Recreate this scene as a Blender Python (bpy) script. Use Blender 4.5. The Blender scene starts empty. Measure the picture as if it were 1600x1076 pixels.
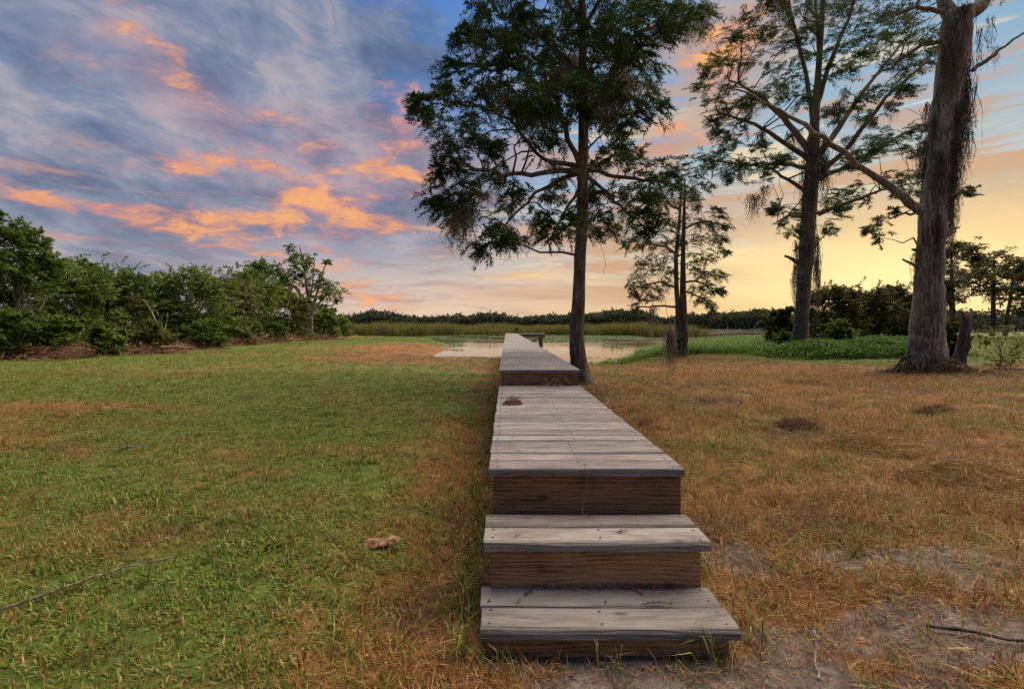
import bpy, math, random
import numpy as np
random.seed(7)
rng = np.random.default_rng(11)
scene = bpy.context.scene
COL = scene.collection
PI = math.pi
F, CX, CY, CAMH = 779.0, 791.6, 511.5, 1.18      # focal length, vanishing point (photo pixels), eye height

# ------------------------------------------------------------------ camera
cam = bpy.data.cameras.new('camera')
cam.sensor_width = 36.0
cam.lens = F / 1600 * 36
cam.shift_x = (800 - CX) / 1600
cam.shift_y = -(538 - CY) / 1600
cam.clip_start = 0.05
cam.clip_end = 4000
cam_o = bpy.data.objects.new('camera', cam)
cam_o.location = (0, 0, CAMH)
cam_o.rotation_euler = (PI / 2, 0, 0)
COL.objects.link(cam_o)
scene.camera = cam_o

vs = scene.view_settings
vs.view_transform = 'Standard'
vs.look = 'None'
vs.exposure = 0.95
vs.gamma = 1.0
vs.use_curve_mapping = False
scene.cycles.max_bounces = 6
scene.cycles.diffuse_bounces = 3
scene.cycles.transparent_max_bounces = 8
scene.cycles.use_denoising = False

def lin(r, g, b):
    f = lambda c: (c / 255 / 12.92) if c / 255 <= 0.04045 else ((c / 255 + 0.055) / 1.055) ** 2.4
    return (f(r), f(g), f(b), 1.0)

# ------------------------------------------------------------------ node helpers
class NT:
    def __init__(s, tree):
        s.t = tree; s.n = tree.nodes; s.l = tree.links
    def new(s, kind, **kw):
        n = s.n.new(kind)
        for k, v in kw.items(): setattr(n, k, v)
        return n
    def put(s, sock, v):
        if isinstance(v, bpy.types.NodeSocket): s.l.new(v, sock)
        elif v is not None: sock.default_value = v
    def m(s, op, a, b=None, c=None, clamp=False):
        n = s.new('ShaderNodeMath', operation=op); n.use_clamp = clamp
        for i, v in enumerate((a, b, c)): s.put(n.inputs[i], v)
        return n.outputs[0]
    def vm(s, op, a, b=None):
        n = s.new('ShaderNodeVectorMath', operation=op)
        s.put(n.inputs[0], a); s.put(n.inputs[1], b)
        return n.outputs[0]
    def mix(s, f, a, b, mode='MIX'):
        n = s.new('ShaderNodeMix', data_type='RGBA', blend_type=mode)
        s.put(n.inputs[0], f); s.put(n.inputs[6], a); s.put(n.inputs[7], b)
        return n.outputs[2]
    def xyz(s, x=0.0, y=0.0, z=0.0):
        n = s.new('ShaderNodeCombineXYZ')
        for i, v in enumerate((x, y, z)): s.put(n.inputs[i], v)
        return n.outputs[0]
    def sep(s, v):
        n = s.new('ShaderNodeSeparateXYZ'); s.put(n.inputs[0], v)
        return n.outputs
    def map(s, v, scale=(1, 1, 1), loc=(0, 0, 0), rot=(0, 0, 0), typ='POINT'):
        n = s.new('ShaderNodeMapping', vector_type=typ)
        s.put(n.inputs[0], v)
        n.inputs['Location'].default_value = loc
        n.inputs['Rotation'].default_value = rot
        n.inputs['Scale'].default_value = scale
        return n.outputs[0]
    def noise(s, v, scale=5.0, detail=3.0, rough=0.55, dist=0.0, color=False):
        n = s.new('ShaderNodeTexNoise')
        s.put(n.inputs['Vector'], v)
        n.inputs['Scale'].default_value = scale
        n.inputs['Detail'].default_value = detail
        n.inputs['Roughness'].default_value = rough
        n.inputs['Distortion'].default_value = dist
        return n.outputs[1] if color else n.outputs[0]
    def rng(s, v, a, b, c=0.0, d=1.0, smooth=True):
        n = s.new('ShaderNodeMapRange', interpolation_type='SMOOTHSTEP' if smooth else 'LINEAR')
        s.put(n.inputs[0], v)
        for i, q in enumerate((a, b, c, d)): n.inputs[i + 1].default_value = q
        return n.outputs[0]
    def ramp(s, v, stops):
        n = s.new('ShaderNodeValToRGB')
        s.put(n.inputs[0], v)
        el = n.color_ramp.elements
        while len(el) < len(stops): el.new(0.5)
        for e, (p, c) in zip(el, stops):
            e.position = p; e.color = c
        return n.outputs[0]

# ------------------------------------------------------------------ sky
SUN_AZ = math.atan((1420 - CX) / F)              # clockwise from +Y
SUN_EL = math.radians(55)
world = bpy.data.worlds.new('World')
scene.world = world
world.use_nodes = True
world.node_tree.nodes.clear()
W = NT(world.node_tree)
tc = W.new('ShaderNodeTexCoord')
D = tc.outputs['Generated']
dx, dy, dz = W.sep(D)
AZ = W.m('ARCTAN2', dx, dy)
EL = W.m('ARCSINE', dz)
def azel(px, py):
    return math.atan((px - CX) / F), math.atan((CY - py) / math.hypot(F, px - CX))
# clear sky: a cool and a warm ramp over elevation, mixed by how near the sunset is
elr = W.rng(EL, 0.0, 0.8, smooth=False)
cool = W.ramp(elr, [(0.0, lin(246, 216, 188)), (0.10, lin(222, 200, 186)), (0.24, lin(166, 176, 202)),
                    (0.38, lin(104, 154, 214)), (0.60, lin(66, 130, 208)), (1.0, lin(64, 116, 190))])
warm = W.ramp(elr, [(0.0, lin(244, 194, 132)), (0.09, lin(238, 204, 156)), (0.20, lin(216, 206, 186)),
                    (0.34, lin(176, 196, 206)), (0.55, lin(132, 176, 206)), (1.0, lin(84, 140, 204))])
daz = W.m('ABSOLUTE', W.m('SUBTRACT', AZ, SUN_AZ))
wf = W.rng(daz, 0.15, 1.05, 1.0, 0.0)
clear = W.mix(wf, cool, warm)
nish = W.new('ShaderNodeTexSky', sky_type='NISHITA', sun_disc=False)
nish.sun_elevation = SUN_EL
nish.sun_rotation = SUN_AZ
nish.air_density = 1.0; nish.dust_density = 2.0
clear = W.mix(0.12, clear, W.mix(1.0, nish.outputs[0], (0.08, 0.08, 0.08, 1), 'MULTIPLY'))
# warped coordinates for ragged cloud outlines
base = W.xyz(AZ, EL, 0.0)
wn = W.noise(W.map(base, (3.2, 9, 1)), 1.0, 5.0, 0.62, color=True)
wv = W.vm('ADD', base, W.vm('MULTIPLY', W.vm('SUBTRACT', wn, (0.5, 0.5, 0.5)), (0.20, 0.085, 0)))
den = W.m('ADD', W.m('ABSOLUTE', dz), 0.16)
plane = W.xyz(W.m('DIVIDE', dx, den), W.m('DIVIDE', dy, den), 0.0)
streak = W.noise(W.map(plane, (1.5, 0.8, 1), rot=(0, 0, 0.35)), 1.0, 6.0, 0.58, 0.9)
soft = W.noise(W.map(plane, (2.6, 1.9, 1), (4, 1, 0), (0, 0, 0.35)), 1.0, 7.0, 0.62, 0.5)
fluff = W.noise(W.map(base, (15, 40, 1)), 1.0, 8.0, 0.68, 0.6)
big = W.noise(W.map(base, (5, 12, 1), (2, 5, 0)), 1.0, 5.0, 0.6, 0.3)
def blobs(src, items):
    tot = None
    for px, py, rx, ry, rot, w in items:
        a, e = azel(px, py)
        g = W.new('ShaderNodeTexGradient', gradient_type='SPHERICAL')
        W.put(g.inputs[0], W.map(src, (rx / F, ry / F, 1), (a, e, 0), (0, 0, math.radians(rot)), 'TEXTURE'))
        v = W.m('MULTIPLY', g.outputs[1], w)
        tot = v if tot is None else W.m('ADD', tot, v)
    return tot
# grey-violet cloud sheet, heaviest on the left
vio = blobs(wv, [(-150, 220, 800, 470, 0, 2.2), (330, 310, 420, 120, -12, 0.9), (670, 95, 200, 70, -10, 0.55), (520, 150, 200, 50, -25, 0.35),
                 (500, 215, 300, 80, -20, 0.65), (600, 300, 260, 45, 0, 0.5), (300, 420, 520, 50, 0, 0.30)])
vm_ = W.rng(W.m('ADD', vio, W.m('MULTIPLY', W.m('SUBTRACT', soft, 0.5), 2.0)), 0.05, 0.85)
lump = W.noise(W.map(base, (7, 15, 1), (1, 8, 0), (0, 0, 0.25)), 1.0, 7.0, 0.64, 0.7)
vmixn = W.m('ADD', W.m('MULTIPLY', streak, 0.42), W.m('ADD', W.m('MULTIPLY', soft, 0.26), W.m('MULTIPLY', lump, 0.32)))
vcol = W.ramp(W.rng(vmixn, 0.37, 0.63), [(0.0, lin(82, 98, 128)), (0.35, lin(108, 122, 148)), (0.7, lin(138, 146, 166)), (1.0, lin(184, 174, 178))])
lowfade = W.m('MAXIMUM', W.rng(EL, 0.06, 0.22), W.rng(AZ, -0.22, -0.62, 0.0, 0.85))
sky = W.mix(W.m('MULTIPLY', vm_, W.m('MULTIPLY', lowfade, 0.92)), clear, vcol)
orn0 = W.m('ADD', W.m('MULTIPLY', fluff, 0.4), W.m('MULTIPLY', big, 0.6))
pk_ = blobs(wv, [(470, 270, 400, 190, -10, 1.0), (250, 90, 220, 60, -42, 0.6), (620, 210, 180, 110, 40, 0.7)])
pk_ = W.rng(W.m('ADD', W.m('MULTIPLY', pk_, 0.7), W.m('MULTIPLY', W.m('SUBTRACT', orn0, 0.5), 2.6)), 0.15, 0.9)
sky = W.mix(W.m('MULTIPLY', pk_, 0.30), sky, lin(206, 152, 160))
# small low streaks near the horizon
low = W.noise(W.map(base, (5, 46, 1)), 1.0, 5.0, 0.6, 0.2)
lowm = W.m('MULTIPLY', W.rng(low, 0.47, 0.66), W.m('MULTIPLY', W.rng(EL, 0.0, 0.04), W.rng(EL, 0.14, 0.30, 1.0, 0.0)))
lowc = W.mix(wf, lin(158, 132, 150), lin(222, 164, 108))
sky = W.mix(W.m('MULTIPLY', lowm, 0.62), sky, lowc)
lowb = W.m('MULTIPLY', W.rng(W.noise(W.map(base, (4, 34, 1), (7, 3, 0)), 1.0, 5.0, 0.6, 0.2), 0.52, 0.70),
           W.m('MULTIPLY', W.rng(EL, 0.0, 0.05), W.rng(EL, 0.16, 0.34, 1.0, 0.0)))
sky = W.mix(W.m('MULTIPLY', lowb, 0.7), sky, W.mix(wf, lin(232, 168, 138), lin(255, 226, 150)))
# long flat cloud bands on the sunset side
bd = W.noise(W.map(base, (2.2, 20, 1), (3, 1, 0), (0, 0, -0.05)), 1.0, 7.0, 0.62, 0.5)
bz = W.m('MULTIPLY', W.rng(AZ, -0.25, 0.25), W.m('MULTIPLY', W.rng(EL, 0.02, 0.08), W.rng(EL, 0.30, 0.62, 1.0, 0.0)))
sky = W.mix(W.m('MULTIPLY', W.m('MULTIPLY', W.rng(bd, 0.49, 0.57), bz), 0.82), sky, lin(206, 160, 132))
sky = W.mix(W.m('MULTIPLY', W.m('MULTIPLY', W.rng(bd, 0.46, 0.39), bz), 0.7), sky, lin(250, 226, 176))
# tan bands on the right
tan = blobs(wv, [(1190, 345, 210, 55, 3, 1.0), (1590, 300, 260, 60, 10, 1.0), (1500, 395, 330, 34, 4, 0.8), (1150, 60, 190, 130, 25, 0.9), (1060, 205, 150, 42, 12, 0.6),
                 (1080, 440, 260, 26, 0, 0.6)])
tanm = W.rng(W.m('ADD', tan, W.m('MULTIPLY', W.m('SUBTRACT', orn0, 0.5), 2.4)), 0.10, 0.8)
sky = W.mix(W.m('MULTIPLY', tanm, 0.8), sky, W.ramp(fluff, [(0.3, lin(178, 150, 146)), (0.7, lin(216, 182, 152))]))
# sunlit orange and pink edges
org = blobs(wv, [(275, 262, 60, 22, 10, 1.5), (350, 250, 120, 24, 4, 1.2), (420, 262, 90, 40, -30, 0.8), (390, 345, 330, 34, 3, 1.25), (170, 335, 240, 22, -8, 0.9),
                 (100, 318, 70, 14, -12, 0.9), (490, 305, 70, 24, 10, 1.3), (530, 322, 80, 26, -20, 1.1), (620, 190, 80, 60, 60, 1.15), (600, 255, 150, 30, -6, 1.0),
                 (590, 352, 60, 18, 0, 1.3), (420, 200, 60, 30, 30, 0.55), (640, 270, 80, 22, -10, 0.9), (480, 270, 130, 22, 0, 0.7), (600, 310, 130, 14, 2, 0.7), (275, 88, 110, 30, -42, 0.55), (230, 60, 110, 22, -30, 0.4),
                 (1040, 212, 100, 26, 8, 1.2), (1040, 238, 50, 16, 0, 1.0), (1120, 100, 90, 50, 30, 1.0), (1180, 40, 110, 50, 30, 0.9), (600, 470, 90, 40, 0, 0.95), (460, 400, 150, 14, 2, 0.8), (560, 415, 120, 10, 0, 0.6)])
orn = W.m('ADD', W.m('MULTIPLY', fluff, 0.6), W.m('MULTIPLY', big, 0.4))
orm = W.rng(W.m('ADD', W.m('MULTIPLY', org, 0.62), W.m('MULTIPLY', W.m('SUBTRACT', orn, 0.5), 4.6)), 0.15, 1.05)
orm = W.m('MULTIPLY', orm, W.rng(org, 0.0, 0.25))
orc = W.ramp(W.m('ADD', W.m('MULTIPLY', orn, 0.8), W.m('MULTIPLY', orm, 0.14)), [(0.34, lin(182, 140, 158)), (0.48, lin(224, 150, 126)), (0.62, lin(255, 182, 112))])
sky = W.mix(W.m('MULTIPLY', orm, 0.84), sky, orc)
# glow round the setting sun
gl = blobs(base, [(1430, 452, 620, 300, 0, 1.0)])
gl = W.m('POWER', gl, 2.0)
sky = W.mix(W.m('MULTIPLY', gl, 0.58), sky, lin(255, 220, 138))
gl2 = W.m('POWER', blobs(base, [(1425, 440, 330, 120, 0, 1.0)]), 1.3)
sky = W.mix(W.m('MINIMUM', W.m('MULTIPLY', gl2, 1.25), 1.0), sky, (1.25, 0.95, 0.44, 1))
bg = W.new('ShaderNodeBackground')
W.put(bg.inputs[0], sky)
bg.inputs[1].default_value = 0.518
wo = W.new('ShaderNodeOutputWorld')
W.l.new(bg.outputs[0], wo.inputs[0])
world.cycles.sampling_method = 'MANUAL'
world.cycles.sample_map_resolution = 512

# ------------------------------------------------------------------ soft cloud-veiled sun, raised far above the sunset to brighten the ground
sd_ = bpy.data.lights.new('sun', 'SUN')
sd_.energy = 4.5
sd_.angle = math.radians(76)
sd_.color = (1.0, 0.86, 0.70)
sun = bpy.data.objects.new('sun', sd_)
sun.rotation_euler = (PI / 2 - SUN_EL, 0, PI - SUN_AZ)
COL.objects.link(sun)

# ------------------------------------------------------------------ mesh builder
class MB:
    def __init__(s):
        s.v = []; s.nv = 0; s.f = []
    def add(s, v, f, mat=0, smooth=False):
        v = np.asarray(v, dtype=np.float64).reshape(-1, 3)
        f = np.asarray(f, dtype=np.int64)
        s.f.append((f + s.nv, mat, smooth)); s.v.append(v); s.nv += len(v)
    def mesh(s, name, mats):
        me = bpy.data.meshes.new(name)
        V = np.concatenate(s.v) if s.v else np.zeros((0, 3))
        me.vertices.add(len(V)); me.vertices.foreach_set('co', V.astype(np.float32).ravel())
        loops = np.concatenate([f.ravel() for f, _, _ in s.f])
        tot = np.concatenate([np.full(len(f), f.shape[1]) for f, _, _ in s.f])
        mi = np.concatenate([np.full(len(f), m) for f, m, _ in s.f])
        sm = np.concatenate([np.full(len(f), q) for f, _, q in s.f])
        st = np.concatenate([[0], np.cumsum(tot)[:-1]])
        me.loops.add(len(loops)); me.loops.foreach_set('vertex_index', loops.astype(np.int32))
        me.polygons.add(len(tot)); me.polygons.foreach_set('loop_start', st.astype(np.int32))
        me.polygons.foreach_set('loop_total', tot.astype(np.int32))
        me.polygons.foreach_set('material_index', mi.astype(np.int32))
        me.polygons.foreach_set('use_smooth', sm.astype(bool))
        for m_ in (mats if isinstance(mats, (list, tuple)) else [mats]): me.materials.append(m_)
        me.update(calc_edges=True)
        return me
    def box(s, x0, x1, y0, y1, z0, z1, mat=0):
        v = [(x0, y0, z0), (x1, y0, z0), (x1, y1, z0), (x0, y1, z0), (x0, y0, z1), (x1, y0, z1), (x1, y1, z1), (x0, y1, z1)]
        s.add(v, [(0, 3, 2, 1), (4, 5, 6, 7), (0, 1, 5, 4), (1, 2, 6, 5), (2, 3, 7, 6), (3, 0, 4, 7)], mat)
    def tube(s, P, R, sides=8, mat=0, rough=0.0, flute=0.0, tip=True):
        P = np.asarray(P, float); R = np.asarray(R, float); n = len(P)
        T = np.gradient(P, axis=0); T /= np.linalg.norm(T, axis=1)[:, None] + 1e-9
        ref = np.array([0.0, 1.0, 0.0]) if abs(T[0][1]) < 0.8 else np.array([1.0, 0, 0])
        U = np.cross(T, ref); U /= np.linalg.norm(U, axis=1)[:, None] + 1e-9
        Wv = np.cross(T, U)
        a = np.arange(sides) / sides * 2 * PI
        rr = R[:, None] * np.ones((1, sides))
        if flute: rr = rr * (1 + flute * (np.sin(a * 5 + 0.7) + 0.6 * np.sin(a * 3 + 2.0)))
        if rough: rr = rr * (1 + rng.normal(0, rough, (n, sides)))
        V = P[:, None, :] + rr[..., None] * (np.cos(a)[None, :, None] * U[:, None, :] + np.sin(a)[None, :, None] * Wv[:, None, :])
        i = np.arange(n - 1)[:, None]; j = np.arange(sides)[None, :]; k = (j + 1) % sides
        f = np.stack([i * sides + j, i * sides + k, (i + 1) * sides + k, (i + 1) * sides + j], -1).reshape(-1, 4)
        s.add(V.reshape(-1, 3), f, mat, True)
        if tip:
            base = s.nv - n * sides
            for row, cpt in ((0, P[0] - T[0] * R[0] * 0.15), (n - 1, P[-1] + T[-1] * R[-1] * 0.3)):
                s.v.append(cpt.reshape(1, 3)); s.nv += 1
                jj = np.arange(sides); kk = (jj + 1) % sides
                tri = np.stack([base + row * sides + jj, base + row * sides + kk, np.full(sides, s.nv - 1)], -1)
                s.f.append((tri, mat, False))
    def leaves(s, p, d, w, mat=0):
        """diamond leaves: base points p, full-length vectors d, half-width vectors w"""
        n = len(p)
        V = np.stack([p, p + d * 0.45 + w, p + d, p + d * 0.45 - w], 1).reshape(-1, 3)
        s.add(V, np.arange(n * 4).reshape(n, 4), mat)

def unit(v):
    return v / (np.linalg.norm(v, axis=-1, keepdims=True) + 1e-9)

def link(name, data, parent=None, loc=None):
    o = bpy.data.objects.new(name, data)
    COL.objects.link(o)
    if parent is not None: o.parent = parent
    if loc is not None: o.location = loc
    return o
def tag(o, label=None, cat=None, group=None, kind=None):
    if label: o['label'] = label
    if cat: o['category'] = cat
    if group: o['group'] = group
    if kind: o['kind'] = kind
    return o
def thing(name, label, cat, loc=(0, 0, 0), group=None, rz=0.0):
    o = link(name, None, None, loc)
    o.rotation_euler = (0, 0, rz)
    o.empty_display_size = 0.2
    return tag(o, label, cat, group)
def part(name, mb, mats, parent, loc=None):
    return link(name, mb.mesh(name, mats), parent, loc)

# photo pixel + distance -> place;  photo pixel + drop below the eye -> ground place
def at(px, py, y):
    return np.array([(px - CX) / F * y, y, CAMH + (CY - py) / F * y])

# ------------------------------------------------------------------ value noise for laying out the land
def vnoise(x, y, seed=0):
    r = np.random.default_rng(seed).random((257, 257))
    xi = np.floor(x).astype(int); yi = np.floor(y).astype(int)
    fx = x - xi; fy = y - yi
    fx = fx * fx * (3 - 2 * fx); fy = fy * fy * (3 - 2 * fy)
    g = lambda a, b: r[a % 257, b % 257]
    return (g(xi, yi) * (1 - fx) + g(xi + 1, yi) * fx) * (1 - fy) + (g(xi, yi + 1) * (1 - fx) + g(xi + 1, yi + 1) * fx) * fy
def fbm(x, y, seed=0, octv=4):
    t = 0; a = 1; n = 0
    for k in range(octv):
        t = t + a * vnoise(x * 2 ** k, y * 2 ** k, seed + k); n += a; a *= 0.55
    return t / n
def sstep(a, b, x):
    t = np.clip((x - a) / (b - a), 0, 1)
    return t * t * (3 - 2 * t)

# ------------------------------------------------------------------ the lie of the land
WATER = -0.32
LAKE = np.array([(-0.2, 22.7), (-2.9, 22.9), (-4.1, 27), (-3.9, 33), (-4.6, 40), (-7, 52), (-10, 64), (-20, 76), (-45, 84), (-110, 92), (-500, 110),
                 (-900, 300), (-900, 470), (900, 470), (600, 330), (260, 200), (110, 120), (60, 92), (32, 63), (17, 42), (11, 33.5), (7.2, 25.0),
                 (4.8, 20.2), (3.3, 18.2), (2.0, 20.8)], float)
def lake_sd(x, y):
    """signed distance to the shore, positive on land"""
    sh = x.shape; x = x.ravel(); y = y.ravel()
    best = np.full(x.shape, 1e9); inside = np.zeros(x.shape, bool)
    n = len(LAKE)
    for i in range(n):
        a = LAKE[i]; b = LAKE[(i + 1) % n]; e = b - a
        t = np.clip(((x - a[0]) * e[0] + (y - a[1]) * e[1]) / (e @ e), 0, 1)
        best = np.minimum(best, np.hypot(x - a[0] - t * e[0], y - a[1] - t * e[1]))
        c = ((a[1] > y) != (b[1] > y)) & (x < (b[0] - a[0]) * (y - a[1]) / (b[1] - a[1] + 1e-12) + a[0])
        inside ^= c
    return np.where(inside, -best, best).reshape(sh)
def height(x, y, sd=None):
    if sd is None: sd = lake_sd(x, y)
    sdw = sd + (fbm(x * 0.5, y * 0.5, 60, 3) - 0.5) * 1.2
    land = WATER + 0.34 * (1 - np.exp(-np.maximum(sdw, 0) / 4.0)) + 0.10 * sstep(0.0, 0.5, sdw)
    h = np.where(sdw > 0, land, WATER + np.maximum(sdw * 0.16, -1.2))
    h = h + 0.09 * (fbm(x * 0.45, y * 0.45, 3, 3) - 0.5) * sstep(-1, 3, sd)
    rough = sstep(0.9, 2.2, x) * sstep(3.0, 4.6, y) * (1 - sstep(14, 22, y))
    h = h + rough * 0.20 * (fbm(x * 1.5, y * 1.2, 21, 4) - 0.5)
    h = h + 0.05 * (fbm(x * 3.2, y * 3.2, 31, 2) - 0.5) * (1 - sstep(10, 20, y))
    pen = np.exp(-(((x + 7) / 6) ** 2 + ((y - 33) / 9) ** 2)) * 0.22
    h = h + pen * sstep(0, 3, sd)
    w = sstep(-0.9, -0.2, x) * (1 - sstep(0.95, 1.9, x)) * (1 - sstep(6.0, 7.5, y))
    h = h * (1 - w) + np.minimum(h, 0.0) * 0.5 * w
    return h
def blob(x, y, cx, cy, rx, ry):
    return np.exp(-(((x - cx) / rx) ** 2 + ((y - cy) / ry) ** 2))
def thatch_shade_mask(x, y):  # dead thatch patches, also standing in for shadow between grass lumps
    t = fbm(x * 1.3, y * 1.8, 140, 4) * 0.65 + fbm(x * 0.35, y * 0.7, 150, 3) * 0.35
    return sstep(0.52, 0.64, t)
def masks(x, y):
    """dry 0..1 (green to straw), bare 0..1 (open soil), lush 0..1, hue noise"""
    n1 = fbm(x * 0.35, y * 0.35, 40, 4); n2 = fbm(x * 1.6, y * 1.6, 50, 3); n3 = fbm(x * 5, y * 5, 55, 2)
    edge = sstep(-0.85, -0.10, x + (n2 - 0.5) * 0.7 + (n3 - 0.5) * 0.4)
    left = np.clip(0.10 + (n1 - 0.5) * 1.7 + (n2 - 0.5) * 0.9, 0.02, 0.48)
    left = left + 0.55 * blob(x, y, -2.0, 2.7, 0.7, 0.35) * (n2 + 0.2) + 0.5 * blob(x, y, -4.5, 4.6, 1.6, 0.6) * (n2 + 0.3) + 0.5 * blob(x, y, -6.0, 6.7, 1.8, 0.6)
    right = np.clip(0.97 + (n1 - 0.5) * 0.7 + (n2 - 0.5) * 0.8, 0.6, 1.0)
    right = right - 0.35 * sstep(13, 18, y) * sstep(2, 4, x) * (n1 + 0.2)
    dry = left * (1 - edge) + right * edge
    dry = dry + 0.75 * blob(x, y, -3.6, 19, 3.6, 6) * sstep(0.25, 0.55, n2 + 0.12) + 0.9 * blob(x, y, -4.5, 30, 5.0, 9)
    green = sstep(27, 33, y + (n1 - 0.5) * 9) * sstep(-5.2, -8.5, x + (n1 - 0.5) * 3)
    dry = dry * (1 - 0.85 * green)
    debris = sstep(-15.0, -17.0, x + (n1 - 0.5) * 3.0) * (1 - sstep(58, 66, y))
    dry = np.maximum(dry, debris)
    field = sstep(8.6, 10.2, x + (n1 - 0.5) * 2) * sstep(13.6, 15.2, y + (n1 - 0.5) * 2.0)
    dry = dry * (1 - 0.92 * field)
    sd = lake_sd(x, y)
    shoreg = (1 - sstep(0.4, 1.6, sd)) * sstep(1.5, 3.5, x)
    dry = np.clip(dry * (1 - 0.7 * shoreg), 0, 1)
    bare = 0.8 * blob(x, y, 1.30, 2.50, 0.36, 0.24) + 0.85 * blob(x, y, 2.0, 2.3, 0.45, 0.24) + 1.0 * blob(x, y, 1.75, 1.78, 0.45, 0.22) + 1.7 * blob(x, y, 0.58, 1.5, 0.60, 0.34)
    bare = bare + 0.4 * blob(x, y, 0.95, 2.6, 0.15, 0.9)
    bare = np.clip(bare + (n3 - 0.5) * 1.3 + (n2 - 0.5) * 0.7, 0, 1) * sstep(0.12, 0.4, bare) + debris * 0.35 * n2
    return dry, np.clip(bare, 0, 1), n1, n2, sd

# ------------------------------------------------------------------ materials
def material(name):
    m = bpy.data.materials.new(name); m.use_nodes = True
    m.node_tree.nodes.clear()
    n = NT(m.node_tree)
    out = n.new('ShaderNodeOutputMaterial')
    return m, n, out
def principled(n, out, color, rough=0.8, spec=0.3, normal=None):
    b = n.new('ShaderNodeBsdfPrincipled')
    n.put(b.inputs['Base Color'], color); n.put(b.inputs['Roughness'], rough)
    b.inputs['Specular IOR Level'].default_value = spec
    if normal is not None: n.put(b.inputs['Normal'], normal)
    n.l.new(b.outputs[0], out.inputs[0])
    return b
def bump(n, h, strength=0.4, dist=0.02):
    b = n.new('ShaderNodeBump'); n.put(b.inputs['Height'], h)
    b.inputs['Strength'].default_value = strength; b.inputs['Distance'].default_value = dist
    return b.outputs[0]

def leaf_mat(name, dark, light, trans=0.35, rough=0.6, spec=0.12, brown=None, bfrac=0.05):
    m, n, out = material(name)
    g = n.new('ShaderNodeNewGeometry')
    r = g.outputs['Random Per Island']
    t = n.new('ShaderNodeTexCoord').outputs['Object']
    c = n.mix(n.m('ADD', n.m('MULTIPLY', r, 0.55), n.m('MULTIPLY', n.rng(n.noise(t, 1.3, 2), 0.35, 0.65), 0.45)), (*dark, 1), (*light, 1))
    if brown:
        c = n.mix(n.m('GREATER_THAN', n.m('FRACT', n.m('MULTIPLY', r, 7.31)), 1 - bfrac), c, (*brown, 1))
    b = n.new('ShaderNodeBsdfPrincipled')
    n.put(b.inputs['Base Color'], c); b.inputs['Roughness'].default_value = rough
    b.inputs['Specular IOR Level'].default_value = spec
    tr = n.new('ShaderNodeBsdfTranslucent'); n.put(tr.inputs[0], n.mix(0.5, c, n.mix(1.0, c, (1.6, 1.5, 0.6, 1), 'MULTIPLY')))
    mx = n.new('ShaderNodeMixShader'); mx.inputs[0].default_value = trans
    n.l.new(b.outputs[0], mx.inputs[1]); n.l.new(tr.outputs[0], mx.inputs[2]); n.l.new(mx.outputs[0], out.inputs[0])
    return m
def bark_mat(name, c1, c2, scale=1.0, bstr=0.7):
    m, n, out = material(name)
    t = n.new('ShaderNodeTexCoord').outputs['Object']
    rid = n.noise(n.map(t, (16 * scale, 16 * scale, 2.2 * scale)), 1.0, 5, 0.62, 0.6)
    pat = n.noise(n.map(t, (2.2, 2.2, 0.9)), 1.0, 4, 0.6)
    f = n.m('ADD', n.m('MULTIPLY', n.rng(rid, 0.34, 0.66), 0.65), n.m('MULTIPLY', n.rng(pat, 0.35, 0.68), 0.35))
    c = n.ramp(f, [(0.0, (c1[0] * 0.45, c1[1] * 0.45, c1[2] * 0.45, 1)), (0.4, (*c1, 1)), (1.0, (*c2, 1))])
    principled(n, out, c, 0.92, 0.15, bump(n, rid, bstr, 0.03))
    return m

M = {}
M['bark_grey'] = bark_mat('bark grey', (0.105, 0.088, 0.064), (0.31, 0.268, 0.205), 1.5, 1.0)
M['bark_brown'] = bark_mat('bark brown', (0.082, 0.062, 0.043), (0.21, 0.168, 0.120), 1.4, 1.0)
M['bark_dark'] = bark_mat('bark dark', (0.05, 0.037, 0.028), (0.12, 0.09, 0.07))
M['bark_pale'] = bark_mat('bark pale', (0.20, 0.17, 0.14), (0.36, 0.32, 0.28))
M['cypress'] = leaf_mat('cypress leaf', (0.016, 0.038, 0.010), (0.055, 0.098, 0.024), 0.25)
M['cypress_olive'] = leaf_mat('cypress leaf olive', (0.026, 0.042, 0.012), (0.080, 0.096, 0.028), 0.3)
M['shrub_deep'] = leaf_mat('shrub leaf deep', (0.036, 0.072, 0.015), (0.130, 0.186, 0.036), 0.34)
M['shrub_mid'] = leaf_mat('shrub leaf mid', (0.048, 0.084, 0.016), (0.155, 0.200, 0.040), 0.32)
M['shrub_olive'] = leaf_mat('shrub leaf olive', (0.050, 0.066, 0.018), (0.160, 0.165, 0.044), 0.3, brown=(0.16, 0.08, 0.035), bfrac=0.08)
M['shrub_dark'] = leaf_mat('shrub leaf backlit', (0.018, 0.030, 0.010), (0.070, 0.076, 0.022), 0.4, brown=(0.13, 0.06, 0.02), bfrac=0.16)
M['vine'] = leaf_mat('vine leaf', (0.030, 0.078, 0.012), (0.115, 0.20, 0.032), 0.35)
M['dead_leaf'] = leaf_mat('dead leaf', (0.10, 0.05, 0.03), (0.26, 0.14, 0.08), 0.2)
M['thatch'] = leaf_mat('dark thatch', (0.045, 0.028, 0.018), (0.17, 0.10, 0.06), 0.15)
M['far_leaf'] = leaf_mat('far leaf', (0.032, 0.044, 0.028), (0.085, 0.096, 0.056), 0.15, spec=0.0)  # leaf tone lightened, distance haze put into the colour
M['sprig'] = leaf_mat('green sprig', (0.05, 0.10, 0.025), (0.10, 0.18, 0.05), 0.2)

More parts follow.
